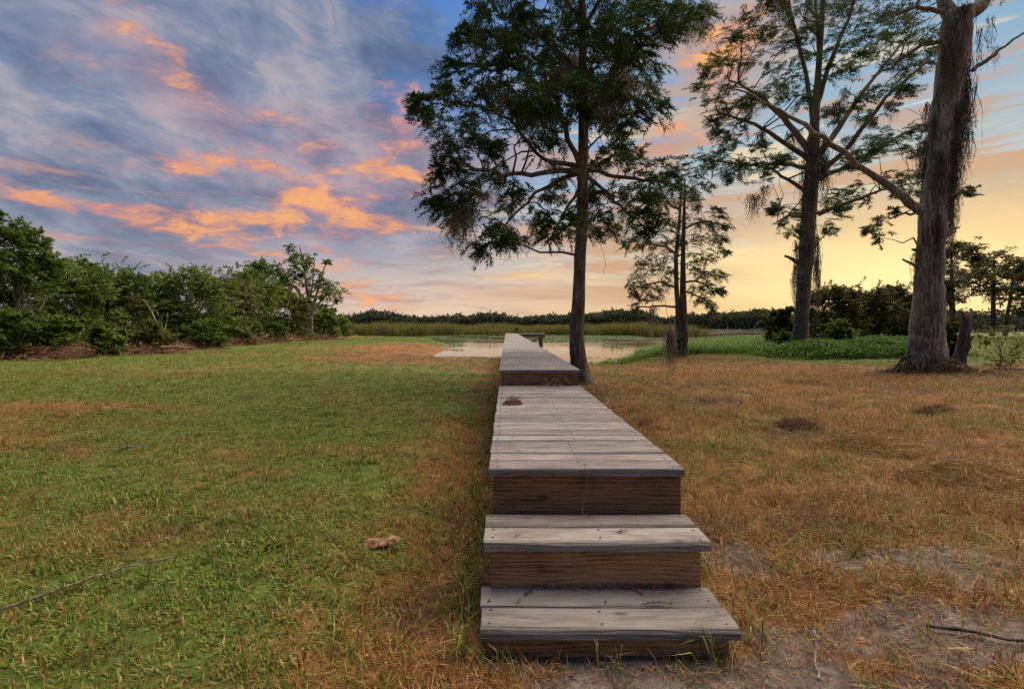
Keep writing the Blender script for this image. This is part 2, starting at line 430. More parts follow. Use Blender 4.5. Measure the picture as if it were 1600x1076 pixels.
def moss_mat(name, ca, cb):
    m, n, out = material(name)
    g = n.new('ShaderNodeNewGeometry')
    c = n.mix(g.outputs['Random Per Island'], (*ca, 1), (*cb, 1))
    b = n.new('ShaderNodeBsdfPrincipled'); n.put(b.inputs['Base Color'], c); b.inputs['Roughness'].default_value = 0.95
    b.inputs['Specular IOR Level'].default_value = 0.1
    tr = n.new('ShaderNodeBsdfTranslucent'); n.put(tr.inputs[0], c)
    mx = n.new('ShaderNodeMixShader'); mx.inputs[0].default_value = 0.3
    n.l.new(b.outputs[0], mx.inputs[1]); n.l.new(tr.outputs[0], mx.inputs[2]); n.l.new(mx.outputs[0], out.inputs[0])
    return m
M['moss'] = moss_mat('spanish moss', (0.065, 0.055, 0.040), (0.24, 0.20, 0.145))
M['moss_backlit'] = moss_mat('backlit dark moss', (0.035, 0.031, 0.024), (0.115, 0.10, 0.075))  # same moss, darker: its backlit shade is put into the colour

def wood_mat(name, dark, mid, light, ring=1.0, mould=0.0):
    """sawn softwood, grain along the plank's own X"""
    m, n, out = material(name)
    oi = n.new('ShaderNodeObjectInfo')
    t = n.new('ShaderNodeTexCoord').outputs['Object']
    off = n.xyz(n.m('MULTIPLY', oi.outputs['Random'], 37.0), n.m('MULTIPLY', oi.outputs['Random'], 91.0), n.m('MULTIPLY', oi.outputs['Random'], 13.0))
    p = n.vm('ADD', t, off)
    warp = n.vm('ADD', p, n.vm('MULTIPLY', n.vm('SUBTRACT', n.noise(n.map(p, (2.4, 9, 9)), 1.0, 2, color=True), (0.5, 0.5, 0.5)), (0.0, 0.05, 0.05)))
    fine = n.noise(n.map(warp, (5, 190, 190)), 1.0, 4, 0.6)
    rings = n.new('ShaderNodeTexWave', wave_type='BANDS', bands_direction='Z')
    n.put(rings.inputs['Vector'], n.map(warp, (0.35, 7, 22)))
    rings.inputs['Scale'].default_value = 0.9 * ring; rings.inputs['Distortion'].default_value = 3.0
    rings.inputs['Detail'].default_value = 3; rings.inputs['Detail Scale'].default_value = 0.9
    patch = n.noise(n.map(p, (3.0, 10, 10)), 1.0, 4, 0.6)
    knot = n.new('ShaderNodeTexVoronoi', feature='DISTANCE_TO_EDGE')
    kv = n.new('ShaderNodeTexVoronoi', feature='F1'); n.put(kv.inputs['Vector'], n.map(p, (3.1, 7, 7))); kv.inputs['Scale'].default_value = 1.0
    k = n.rng(kv.outputs['Distance'], 0.03, 0.13, 1.0, 0.0)
    n.n.remove(knot)
    f = n.m('ADD', n.m('ADD', n.m('MULTIPLY', n.rng(fine, 0.3, 0.7), 0.34), n.m('MULTIPLY', rings.outputs['Fac'], 0.30 if ring < 1 else 0.16)), n.m('MULTIPLY', n.rng(patch, 0.3, 0.7), 0.34 if ring < 1 else 0.30))
    c = n.ramp(f, [(0.10, (*dark, 1)), (0.48, (*mid, 1)), (0.95, (*light, 1))])
    tint = n.m('ADD', 0.74, n.m('MULTIPLY', n.m('FRACT', n.m('MULTIPLY', oi.outputs['Random'], 7.7)), 0.46))
    c = n.mix(1.0, c, n.xyz(tint, tint, tint), 'MULTIPLY')
    c = n.mix(n.m('MULTIPLY', k, 0.75), c, (dark[0] * 0.45, dark[1] * 0.4, dark[2] * 0.4, 1))
    if mould: c = n.mix(n.m('MULTIPLY', n.rng(n.noise(n.map(p, (4, 7, 7)), 1.0, 4, 0.65), 0.52, 0.72), mould), c, (0.13, 0.125, 0.08, 1))
    h = n.m('ADD', n.m('MULTIPLY', fine, 0.5), n.m('MULTIPLY', rings.outputs['Fac'], 0.5))
    principled(n, out, c, 0.78, 0.22, bump(n, h, 0.35, 0.004))
    return m
M['deck'] = wood_mat('weathered deck wood', (0.095, 0.076, 0.065), (0.197, 0.166, 0.147), (0.277, 0.240, 0.217))
M['deck_mould'] = wood_mat('weathered tread wood', (0.095, 0.075, 0.060), (0.205, 0.174, 0.146), (0.295, 0.258, 0.222), mould=0.45)
M['riser'] = wood_mat('brown riser wood', (0.055, 0.026, 0.010), (0.195, 0.102, 0.043), (0.33, 0.186, 0.086), ring=0.8)
M['frame'] = wood_mat('brown frame wood', (0.06, 0.038, 0.024), (0.13, 0.085, 0.056), (0.20, 0.135, 0.09))
m, n, out = material('screw head'); principled(n, out, (0.05, 0.042, 0.038, 1), 0.5, 0.5); M['screw'] = m

def grass_mat():
    m, n, out = material('grass blade')
    def attr(nm):
        a = n.new('ShaderNodeAttribute', attribute_type='INSTANCER'); a.attribute_name = nm
        return a.outputs['Fac']
    dry, hue = attr('dry'), attr('hue')
    r = n.new('ShaderNodeNewGeometry').outputs['Random Per Island']
    rr = n.m('FRACT', n.m('ADD', n.m('MULTIPLY', r, 5.7), n.m('MULTIPLY', hue, 3.3)))
    gcol = n.ramp(rr, [(0.0, (0.040, 0.076, 0.009, 1)), (0.45, (0.104, 0.158, 0.015, 1)), (0.8, (0.195, 0.235, 0.028, 1)), (1.0, (0.32, 0.29, 0.07, 1))])
    dcol = n.ramp(rr, [(0.0, (0.085, 0.030, 0.010, 1)), (0.4, (0.225, 0.085, 0.022, 1)), (0.78, (0.36, 0.155, 0.040, 1)), (1.0, (0.56, 0.36, 0.16, 1))])
    dcol = n.mix(n.rng(hue, 0.55, 0.85), dcol, n.mix(1.0, dcol, (0.52, 0.44, 0.42, 1), 'MULTIPLY'))
    pick = n.m('LESS_THAN', n.m('FRACT', n.m('MULTIPLY', r, 17.13)), dry)
    c = n.mix(pick, gcol, dcol)
    b = n.new('ShaderNodeBsdfPrincipled'); n.put(b.inputs['Base Color'], c); b.inputs['Roughness'].default_value = 0.6
    b.inputs['Specular IOR Level'].default_value = 0.2
    tr = n.new('ShaderNodeBsdfTranslucent'); n.put(tr.inputs[0], c)
    mx = n.new('ShaderNodeMixShader'); mx.inputs[0].default_value = 0.3
    n.l.new(b.outputs[0], mx.inputs[1]); n.l.new(tr.outputs[0], mx.inputs[2]); n.l.new(mx.outputs[0], out.inputs[0])
    return m
M['grass'] = grass_mat()
M['reed'] = leaf_mat('reed', (0.044, 0.070, 0.016), (0.150, 0.160, 0.042), 0.28, brown=(0.21, 0.12, 0.05), bfrac=0.22)
M['tall_grass'] = leaf_mat('tall grass', (0.04, 0.095, 0.018), (0.13, 0.22, 0.04), 0.35)
M['lily'] = leaf_mat('lily leaf', (0.035, 0.07, 0.018), (0.12, 0.17, 0.045), 0.2, rough=0.7)
M['straw'] = leaf_mat('straw', (0.14, 0.075, 0.03), (0.42, 0.26, 0.11), 0.2)
M['stick'] = bark_mat('stick', (0.13, 0.09, 0.065), (0.34, 0.27, 0.21), 1.5)
M['log_wood'] = bark_mat('split wood', (0.22, 0.11, 0.05), (0.46, 0.27, 0.14), 2.0)

# ================================================================== THE SETTING
def axis(lo, hi, fine_lo, fine_hi, step, grow):
    a = list(np.arange(fine_lo, fine_hi, step))
    s = step; x = a[-1]
    while x < hi:
        s *= grow; x += s; a.append(x)
    s = step; x = fine_lo; pre = []
    while x > lo:
        s *= grow; x -= s; pre.append(x)
    return np.array(pre[::-1] + a)
gx = axis(-1500, 1500, -3.5, 4.5, 0.04, 1.045)
gy = axis(-60, 1900, 1.0, 7.0, 0.04, 1.030)
GX, GY = np.meshgrid(gx, gy)
dry, bare, n1, n2, SD = masks(GX, GY)
GZ = height(GX, GY, SD)
near = (1 - sstep(5, 9, np.hypot(GX, GY)))
GZ = GZ + near * 0.010 * (fbm(GX * 14, GY * 14, 80, 2) - 0.5) * (0.4 + bare)
mb = MB()
ny, nx = GX.shape
i = np.arange(ny - 1)[:, None]; j = np.arange(nx - 1)[None, :]
fq = np.stack([i * nx + j, i * nx + j + 1, (i + 1) * nx + j + 1, (i + 1) * nx + j], -1).reshape(-1, 4)
mb.add(np.stack([GX, GY, GZ], -1).reshape(-1, 3), fq, 0, True)

m, n, out = material('ground soil and turf')
A = lambda nm: (lambda a: (setattr(a, 'attribute_name', nm), a.outputs['Fac'])[1])(n.new('ShaderNodeAttribute'))
t = n.new('ShaderNodeTexCoord').outputs['Object']
f1 = n.noise(t, 75.0, 6, 0.75); f2 = n.noise(t, 9.0, 4, 0.6); f3 = n.noise(n.map(t, (1.2, 3.0, 1)), 1.0, 5, 0.65)
mixn = n.m('ADD', n.m('MULTIPLY', f1, 0.4), n.m('ADD', n.m('MULTIPLY', f2, 0.3), n.m('MULTIPLY', f3, 0.3)))
gcol = n.ramp(mixn, [(0.34, (0.026, 0.036, 0.008, 1)), (0.48, (0.066, 0.090, 0.014, 1)), (0.64, (0.125, 0.145, 0.027, 1))])
dcol = n.ramp(mixn, [(0.34, (0.066, 0.026, 0.010, 1)), (0.48, (0.150, 0.064, 0.021, 1)), (0.64, (0.27, 0.130, 0.042, 1))])
soil = n.ramp(n.m('ADD', n.m('MULTIPLY', f1, 0.5), n.m('MULTIPLY', f2, 0.5)), [(0.36, (0.040, 0.028, 0.021, 1)), (0.5, (0.105, 0.080, 0.060, 1)), (0.66, (0.235, 0.19, 0.15, 1))])
dm = n.rng(n.m('ADD', A('dry'), n.m('MULTIPLY', n.m('SUBTRACT', n.noise(t, 3.5, 5, 0.7), 0.5), 1.1)), 0.2, 0.8)
c = n.mix(dm, gcol, dcol)
thatch = n.noise(n.map(t, (0.9, 1.5, 1)), 1.0, 6, 0.7, 0.8)
tm = n.rng(n.m('ADD', A('thatch'), n.m('MULTIPLY', n.m('SUBTRACT', f2, 0.5), 1.2)), 0.3, 0.8)
c = n.mix(n.m('MULTIPLY', tm, n.m('MULTIPLY', dm, 0.8)), c, (0.060, 0.036, 0.024, 1))  # dark thatch tone, with the shade of lumps painted in
c = n.mix(n.m('MULTIPLY', n.rng(thatch, 0.44, 0.34), n.m('MULTIPLY', dm, 0.5)), c, (0.30, 0.19, 0.055, 1))
c = n.mix(n.rng(n.m('ADD', A('bare'), n.m('MULTIPLY', n.m('SUBTRACT', f2, 0.5), 0.8)), 0.25, 0.6), c, soil)
c = n.mix(A('wet'), c, (0.05, 0.04, 0.028, 1))
principled(n, out, c, 0.95, 0.1, bump(n, n.m('ADD', n.m('MULTIPLY', f1, 0.4), n.m('MULTIPLY', f2, 0.8)), 0.8, 0.03))
M['ground'] = m
gme = mb.mesh('ground', M['ground'])
for nm, arr in (('dry', dry), ('bare', bare), ('wet', 1 - sstep(-0.4, 0.15, SD)), ('thatch', thatch_shade_mask(GX, GY))):
    a = gme.attributes.new(nm, 'FLOAT', 'POINT'); a.data.foreach_set('value', arr.astype(np.float32).ravel())
ground = tag(link('ground', gme), kind='structure')

# water sheet of the lake
m, n, out = material('lake water')
t = n.new('ShaderNodeTexCoord').outputs['Object']
w1 = n.noise(n.map(t, (0.6, 1.5, 1)), 1.0, 2, 0.5); w2 = n.noise(n.map(t, (0.05, 0.16, 1)), 1.0, 3, 0.6)
fr = n.new('ShaderNodeFresnel'); fr.inputs[0].default_value = 1.5
df = n.new('ShaderNodeBsdfDiffuse'); df.inputs[0].default_value = (0.035, 0.033, 0.026, 1)
gs = n.new('ShaderNodeBsdfGlossy'); gs.inputs[0].default_value = (0.98, 0.98, 0.98, 1)
n.put(gs.inputs['Roughness'], n.rng(w2, 0.4, 0.65, 0.03, 0.10)); n.put(gs.inputs['Normal'], bump(n, w1, 0.06, 0.05))
mx = n.new('ShaderNodeMixShader'); n.l.new(fr.outputs[0], mx.inputs[0]); n.l.new(df.outputs[0], mx.inputs[1]); n.l.new(gs.outputs[0], mx.inputs[2])
n.l.new(mx.outputs[0], out.inputs[0])
M['water'] = m
mb = MB(); mb.add([(-950, 15, WATER), (950, 15, WATER), (950, 480, WATER), (-950, 480, WATER)], [(0, 1, 2, 3)])
tag(link('lake_water', mb.mesh('lake_water', m)), kind='structure')

# ------------------------------------------------------------------ scatter: one object, clumps set out over points
PROTO = bpy.data.collections.new('clumps')
def proto(mb, mats, name):
    return bpy.data.objects.new(name, mb.mesh(name, mats))
def scatter(name, pts, protos, label, cat, scale, rotz=None, tilt=0.0, attrs=None, idx=None, kind='stuff', parent=None):
    N = len(pts)
    me = bpy.data.meshes.new(name)
    me.vertices.add(N); me.vertices.foreach_set('co', np.asarray(pts, np.float32).ravel())
    def fa(nm, v, typ='FLOAT'):
        a = me.attributes.new(nm, typ, 'POINT')
        a.data.foreach_set('vector' if typ == 'FLOAT_VECTOR' else 'value', np.asarray(v, np.int32 if typ == 'INT' else np.float32).ravel())
    rot = np.zeros((N, 3)); rot[:, 2] = rng.random(N) * 2 * PI if rotz is None else rotz
    rot[:, 0] = rng.normal(0, tilt, N) if tilt else 0
    fa('rot', rot, 'FLOAT_VECTOR'); fa('scl', scale * np.ones(N))
    fa('pick', rng.integers(0, len(protos), N) if idx is None else idx, 'INT')
    for k, v in (attrs or {}).items(): fa(k, v)
    c = bpy.data.collections.new(name + ' clumps')
    for k, p in enumerate(protos):
        p.name = f'{k:02d} {name} clump'
        c.objects.link(p)
    g = bpy.data.node_groups.new(name, 'GeometryNodeTree')
    g.interface.new_socket('Geometry', in_out='INPUT', socket_type='NodeSocketGeometry')
    g.interface.new_socket('Geometry', in_out='OUTPUT', socket_type='NodeSocketGeometry')
    N_ = g.nodes; L_ = g.links
    gi = N_.new('NodeGroupInput'); go = N_.new('NodeGroupOutput')
    ci = N_.new('GeometryNodeCollectionInfo'); ci.inputs[0].default_value = c
    ci.inputs['Separate Children'].default_value = True; ci.inputs['Reset Children'].default_value = True
    ip = N_.new('GeometryNodeInstanceOnPoints'); ip.inputs['Pick Instance'].default_value = True
    def na(nm, typ):
        a = N_.new('GeometryNodeInputNamedAttribute', ); a.data_type = typ; a.inputs[0].default_value = nm
        return a.outputs[0]
    L_.new(gi.outputs[0], ip.inputs['Points']); L_.new(ci.outputs[0], ip.inputs['Instance'])
    L_.new(na('pick', 'INT'), ip.inputs['Instance Index'])
    e2r = N_.new('FunctionNodeEulerToRotation'); L_.new(na('rot', 'FLOAT_VECTOR'), e2r.inputs[0])
    L_.new(e2r.outputs[0], ip.inputs['Rotation']); L_.new(na('scl', 'FLOAT'), ip.inputs['Scale'])
    L_.new(ip.outputs[0], go.inputs[0])
    o = link(name, me, parent)
    md = o.modifiers.new('scatter', 'NODES'); md.node_group = g
    if kind: o['kind'] = kind
    if label: o['label'] = label
    if cat: o['category'] = cat
    return o

def blades(mb, n, length, width, lean, spread, curl=0.5, mat=0, seg=2):
    """n curved grass blades growing from around the origin"""
    p = np.c_[rng.normal(0, spread, (n, 2)), np.zeros(n)]
    a = rng.random(n) * 2 * PI
    L = length * (0.55 + 0.75 * rng.random(n))
    th = np.abs(rng.normal(lean, lean * 0.5, n)).clip(0, 1.45)
    d = np.c_[np.cos(a), np.sin(a), np.zeros(n)]
    side = np.c_[-np.sin(a), np.cos(a), np.zeros(n)]
    up = np.array([0, 0, 1.0])
    mid = p + (L * 0.5)[:, None] * (d * np.sin(th)[:, None] + up * np.cos(th)[:, None])
    th2 = (th + curl * (0.4 + rng.random(n))).clip(0, 1.9)
    tip = mid + (L * 0.5)[:, None] * (d * np.sin(th2)[:, None] + up * np.cos(th2)[:, None])
    tip[:, 2] = np.maximum(tip[:, 2], 0.002)
    w = (width * (0.7 + 0.6 * rng.random(n)))[:, None] * side
    V = np.stack([p - w * 0.7, p + w * 0.7, mid + w, mid - w, tip], 1).reshape(-1, 3)
    b = np.arange(n)[:, None] * 5
    mb.add(V, b + np.array([[0, 1, 2, 3]]), mat); 
    mb.f.append((b + np.array([[3, 2, 4]]) + mb.nv - n * 5, mat, False))

gp = []
for k in range(4):
    mb = MB(); blades(mb, 18, 0.036, 0.0022, 0.75, 0.027, 0.6); gp.append(proto(mb, M['grass'], 'g'))       # 0-3 mown turf
for k in range(4):
    mb = MB(); blades(mb, 18, 0.070, 0.0013, 0.85, 0.035, 0.6); gp.append(proto(mb, M['grass'], 'g'))       # 4-7 straw
for k in range(3):
    mb = MB(); blades(mb, 12, 0.10, 0.0011, 1.35, 0.05, 0.25); gp.append(proto(mb, M['grass'], 'g'))        # 8-10 lying straw
for k in range(3):
    mb = MB(); blades(mb, 9, 0.11, 0.0026, 0.6, 0.02, 0.9); gp.append(proto(mb, M['grass'], 'g'))           # 11-13 coarse weeds

def region(y0, y1, dens, slope, pad):
    area_n = int(dens * (y1 - y0) * (slope * (y0 + y1) + 2 * pad))
    y = np.sqrt(rng.random(area_n) * (y1 ** 2 - y0 ** 2) + y0 ** 2) if y0 > 0 else rng.random(area_n) * (y1 - y0) + y0
    x = (rng.random(area_n) * 2 - 1) * (slope * y + pad)
    return np.c_[x, y]
zones = [(0.9, 3.2, 1000, 1.2, 1.6, 0.95), (3.2, 6.5, 540, 1.25, 1.6, 1.0), (6.5, 12, 180, 1.3, 1.2, 1.28), (12, 24, 42, 1.3, 0, 1.7), (24, 62, 9, 1.1, 0, 2.6)]
P, S = [], []
for y0, y1, dn, sl, pad, sc in zones:
    q = region(y0, y1, dn, sl, pad); P.append(q); S.append(np.full(len(q), sc))
P = np.concatenate(P); S = np.concatenate(S)
d_, b_, a1, a2, sd = masks(P[:, 0], P[:, 1])
keep = (rng.random(len(P)) > np.maximum(b_ * 0.93, 0.5 * d_ * thatch_shade_mask(P[:, 0], P[:, 1]))) & (sd > 0.35) & ~((P[:, 0] > -0.11) & (P[:, 0] < 0.86) & (P[:, 1] > 1.78)) & (P[:, 0] > -19)
P, S, d_, b_, a1, a2 = (v[keep] for v in (P, S, d_, b_, a1, a2))
N = len(P)
u = rng.random(N)
u = np.where(P[:, 0] < -0.6, u * 0.6, u)
isdry = rng.random(N) < d_
pk = np.where(isdry, np.where(u < 0.55, rng.integers(4, 8, N), rng.integers(8, 11, N)), rng.integers(0, 4, N))
pk = np.where(rng.random(N) < 0.007, rng.integers(11, 14, N), pk)
lumpy = 0.7 + 0.7 * fbm(P[:, 0] * 2.5, P[:, 1] * 2.5, 90, 3)
th_ = thatch_shade_mask(P[:, 0], P[:, 1])
dcol_ = np.clip(d_ * 0.9 + rng.normal(0, 0.12, N), 0.02, 0.97)
scatter('lawn_grass', np.c_[P, height(P[:, 0], P[:, 1]) - 0.004], gp, 'short mown grass, green on the left and dried to straw on the right', 'grass',
        S * lumpy * (0.75 + 0.5 * rng.random(N)) * np.where((P[:, 0] < -0.6) & isdry, 0.62, 1.0), attrs={'dry': dcol_, 'hue': np.clip(0.38 + th_ * 0.5 + rng.normal(0, 0.12, N), 0, 1)}, idx=pk, tilt=0.15)

# taller unmown wisps hugging the sides of the steps and deck
q = []
for k in range(240):
    y = 1.72 + rng.random() * 5.5
    q.append((-0.13 - abs(rng.normal(0, 0.05)) if rng.random() < 0.62 else 0.88 + abs(rng.normal(0, 0.05)), y))
for k in range(6): q.append((-0.1 + rng.random() * 0.95, 1.70 + rng.normal(0, 0.02)))
q = np.array(q); d_, b_, a1, a2, sd = masks(q[:, 0], q[:, 1])
wp = []
for k in range(3):
    mb = MB(); blades(mb, 8, 0.16, 0.0016, 0.5, 0.03, 0.9); wp.append(proto(mb, M['grass'], 'g'))
scatter('edge_grass', np.c_[q, height(q[:, 0], q[:, 1])], wp, 'long wispy grass growing along the foot of the steps and deck', 'grass',
        0.5 + rng.random(len(q)) * 0.8, attrs={'dry': np.clip(0.55 + rng.normal(0, 0.25, len(q)), 0, 1), 'hue': rng.random(len(q))})

# ------------------------------------------------------------------ marsh: reeds, floating leaves, bank grass
rp = []
for k in range(4):
    mb = MB(); blades(mb, 46, 2.1, 0.028, 0.12, 0.42, 0.35); rp.append(proto(mb, M['reed'], 'r'))
x = rng.uniform(-75, 36, 5200); y = rng.uniform(80, 150, 5200)
fr = 92 + 7 * np.sin(x * 0.13 + 1) + 8 * (fbm(x * 0.12, y * 0.05, 5, 3) - 0.5) * 2 - 14 * sstep(-22, -34, x)
k = (y > fr) & (y < fr + 34) & (x < 33 + rng.normal(0, 2, 5200))
x, y = x[k], y[k]
scatter('reeds', np.c_[x, y, np.full(len(x), WATER - 0.15)], rp, 'broad belt of green and tan reeds standing in the lake', 'reeds', 0.30 + 1.0 * fbm(x * 0.22, y * 0.12, 9, 3) + rng.random(len(x)) * 0.2)
lp = []
for k in range(4):
    mb = MB()
    nl = 16
    p = np.c_[rng.normal(0, 0.45, (nl, 2)), np.full(nl, 0.012) + rng.random(nl) * 0.02]
    for c_ in p:
        r = rng.uniform(0.07, 0.15); a = np.arange(7) / 7 * 2 * PI + rng.random()
        V = np.c_[c_[0] + r * np.cos(a), c_[1] + r * np.sin(a), c_[2] + rng.normal(0, 0.008, 7)]
        mb.add(V, [list(range(7))])
    nb = 4
    pb = np.c_[rng.normal(0, 0.4, (nb, 2)), np.zeros(nb)]
    mb.leaves(pb, np.c_[rng.normal(0, 0.08, (nb, 2)), rng.uniform(0.03, 0.10, nb)], np.c_[rng.normal(0, 0.035, (nb, 2)), np.zeros(nb)])
    lp.append(proto(mb, M['lily'], 'l'))
x = rng.uniform(-60, 70, 26000); y = 19 + (rng.random(26000) ** 0.8) * 79
nn = fbm(x * 0.16, y * 0.10, 70, 4)
dens = sstep(0.50, 0.66, nn + 0.15 * sstep(50, 84, y) - 0.055 * (1 - sstep(36, 56, y)) - 0.10 * (1 - sstep(0, 2, x)) * (1 - sstep(48, 62, y)))
s_ = lake_sd(x, y)
k = (rng.random(26000) < dens * (0.05 + 0.40 * sstep(46, 66, y))) & (s_ < -0.4) | ((s_ < -0.3) & (s_ > -1.3) & (rng.random(26000) < 0.12))
k &= ~((x > -0.25) & (x < 1.0)) & ~((x > 0.27 * y) & (y > 52))
x, y = x[k], y[k]
scatter('floating_plants', np.c_[x, y, np.full(len(x), WATER + 0.004)], lp, 'floating lily leaves and water weeds drifting over the shallow lake', 'water plants', 0.6 + rng.random(len(x)) * 0.7)
tp = []
for k in range(4):
    mb = MB(); blades(mb, 40, 0.75, 0.010, 0.4, 0.22, 0.8); tp.append(proto(mb, M['tall_grass'], 't'))
x = rng.uniform(5, 40, 9000); y = rng.uniform(19, 46, 9000)
s_ = lake_sd(x, y)
k = (s_ > -0.6) & (s_ < 5.5 + x * 0.12) & (x > 6.6) & (x < 22 + (y - 20) * 0.8) & (y > 22.0 + 0.6 * np.sin(x)) & (rng.random(9000) < 0.75)
x2 = rng.uniform(3, 7, 500); y2 = rng.uniform(18, 26, 500); s2 = lake_sd(x2, y2); k2 = (np.abs(s2) < 0.5)
x = np.r_[x[k], x2[k2]]; y = np.r_[y[k], y2[k2]]
sc_ = np.r_[0.55 + 0.50 * fbm(x[:k.sum()] * 0.6, y[:k.sum()] * 0.6, 12, 2), np.full(k2.sum(), 0.45)]
scatter('bank_grass', np.c_[x, y, height(x, y)], tp, 'tall green grass on the right bank by the water', 'grass', sc_)

# ================================================================== THE BOARDWALK
BX, BY = 0.374, 1.75
walk = thing('boardwalk', 'long weathered grey wooden boardwalk with two front steps leading out over the lake', 'boardwalk', (BX, BY, 0))
def plank_mesh(L, w=0.14, th=0.038, r=0.011, screws=True, wob=0.0, warp=0.0):
    mb = MB()
    prof = [(-w / 2, -th), (w / 2, -th), (w / 2, -r), (w / 2 - r * 0.35, -r * 0.3), (w / 2 - r, 0), (-w / 2 + r, 0), (-w / 2 + r * 0.35, -r * 0.3), (-w / 2, -r)]
    xs = [-L / 2, -L / 6, L / 6, L / 2]
    V = []
    for q, x in enumerate(xs):
        dz = (wob * (1 if q in (1, 2) else -1))
        V += [(x + rng.normal(0, warp * 1.5), a + rng.normal(0, warp), b + dz + rng.normal(0, warp)) for a, b in prof]
    k = len(prof); F_ = []
    for q in range(3):
        F_ += [(q * k + i, q * k + (i + 1) % k, (q + 1) * k + (i + 1) % k, (q + 1) * k + i) for i in range(k)]
    mb.add(V, F_, 0)
    mb.f.append((np.array([[0, 7, 6, 5, 4, 3, 2, 1]]), 0, False)); mb.f.append((np.array([[24 + i for i in range(8)]]), 0, False))
    if screws:
        for sx in (-L / 2 + 0.035, 0.02, L / 2 - 0.035):
            for sy in (-w * 0.29, w * 0.27):
                ox, oy = rng.normal(0, 0.004, 2); a = np.arange(6) / 6 * 2 * PI
                mb.add(np.c_[sx + ox + 0.0065 * np.cos(a), sy + oy + 0.0065 * np.sin(a), np.full(6, (-wob if abs(sx) > 0.2 else wob) + warp + 0.0014)], [list(range(6))], 1)
    return mb
def board(name, x0, x1, y0, y1, z0, z1, mat, parent, r=0.003):
    """a sawn board with eased edges, its own X along its length"""
    ext = np.array([x1 - x0, y1 - y0, z1 - z0]); ctr = np.array([(x0 + x1) / 2, (y0 + y1) / 2, (z0 + z1) / 2])
    ax = int(np.argmax(ext)); order = {0: (0, 1, 2), 1: (1, 0, 2), 2: (2, 1, 0)}[ax]
    L, b, c = ext[list(order)]
    mb = MB(); r = min(r, b / 4, c / 4)
    prof = [(-b / 2 + r, -c / 2), (b / 2 - r, -c / 2), (b / 2, -c / 2 + r), (b / 2, c / 2 - r), (b / 2 - r, c / 2), (-b / 2 + r, c / 2), (-b / 2, c / 2 - r), (-b / 2, -c / 2 + r)]
    V = [(x, p, q) for x in (-L / 2, L / 2) for p, q in prof]
    mb.add(V, [(i, (i + 1) % 8, 8 + (i + 1) % 8, 8 + i) for i in range(8)])
    mb.f.append((np.array([[7, 6, 5, 4, 3, 2, 1, 0]]), 0, False)); mb.f.append((np.array([[8 + i for i in range(8)]]), 0, False))
    o = part(name, mb, mat, parent)
    off = np.array([BX, BY, 0.0])
    o.location = ctr - off
    o.rotation_euler = {0: (0, 0, 0), 1: (0, 0, PI / 2), 2: (0, -PI / 2, 0)}[ax]
    return o
def put_planks(parent, mesh, ys, xc, z, jit=0.0017):
    for y in ys:
        o = link('plank', mesh[rng.integers(0, len(mesh))] if isinstance(mesh, list) else mesh, parent)
        o.location = (xc - BX + rng.normal(0, jit), y - BY, z + rng.normal(0, 0.0012))
        o.rotation_euler = (rng.normal(0, 0.004), rng.normal(0, 0.0015), PI * (rng.random() < 0.5) + rng.normal(0, 0.0012))
def frame_part(name, boards, mat, parent):
    """an Empty for a section of the boardwalk, its joists and posts sub-parts of their own"""
    e = link(name, None, parent); e.empty_display_size = 0.1
    for nm, *b in boards: board(nm, *b, mat, e)
    return e

Z1, Z2, Z3, Z4 = 0.12, 0.319, 0.52, 0.704
tread = [plank_mesh(0.917, 0.146, 0.038, 0.016, wob=rng.normal(0, 0.0015), warp=0.0012).mesh('tread plank', [M['deck_mould'], M['screw']]) for k in range(4)]
deckp = [plank_mesh(0.916, 0.136 + rng.normal(0, 0.0012), 0.038, 0.008, wob=rng.normal(0, 0.0006), warp=0.0006).mesh('deck plank', [M['deck'], M['screw']]) for k in range(7)]
farp = plank_mesh(0.916, 0.136, 0.038, 0.006, screws=False).mesh('deck plank far', [M['deck']])
# lower step
s1 = frame_part('step', [('stringer', -0.06, -0.022, 1.83, 2.04, -0.1, Z1 - 0.039), ('stringer', 0.76, 0.798, 1.83, 2.04, -0.1, Z1 - 0.039)], M['frame'], walk)
put_planks(s1, tread, (1.826, 1.978), 0.3615, Z1)
board('riser_board', -0.07, 0.800, 1.79, 1.828, -0.09, Z1 - 0.040, M['riser'], s1)
# upper step
s2 = frame_part('step', [('stringer', -0.06, -0.022, 2.082, 2.34, -0.1, Z2 - 0.039), ('stringer', 0.755, 0.793, 2.082, 2.34, -0.1, Z2 - 0.039)], M['frame'], walk)
put_planks(s2, tread, (2.081, 2.240), 0.3645, Z2)
board('riser_board', -0.067, 0.795, 2.042, 2.08, 0.035, Z2 - 0.040, M['riser'], s2)
# low deck on the grass
ld = frame_part('lower_deck', [('joist', -0.062, -0.024, 2.402, 5.61, 0.26, Z3 - 0.039), ('joist', 0.786, 0.824, 2.402, 5.61, 0.26, Z3 - 0.039)] +
                [('post', x, x + 0.089, y, y + 0.089, -0.4, 0.48 - 0.002) for y in (2.45, 4.0, 5.4) for x in (-0.02, 0.693)] +
                [('cross_joist', -0.02, 0.78, y, y + 0.038, 0.30, Z3 - 0.041) for y in (3.2, 4.3)], M['frame'], walk)
put_planks(ld, deckp, [2.403 + 0.1465 * k for k in range(23)], 0.374, Z3)
board('riser_board', -0.063, 0.825, 2.362, 2.40, 0.262, Z3 - 0.041, M['riser'], ld)
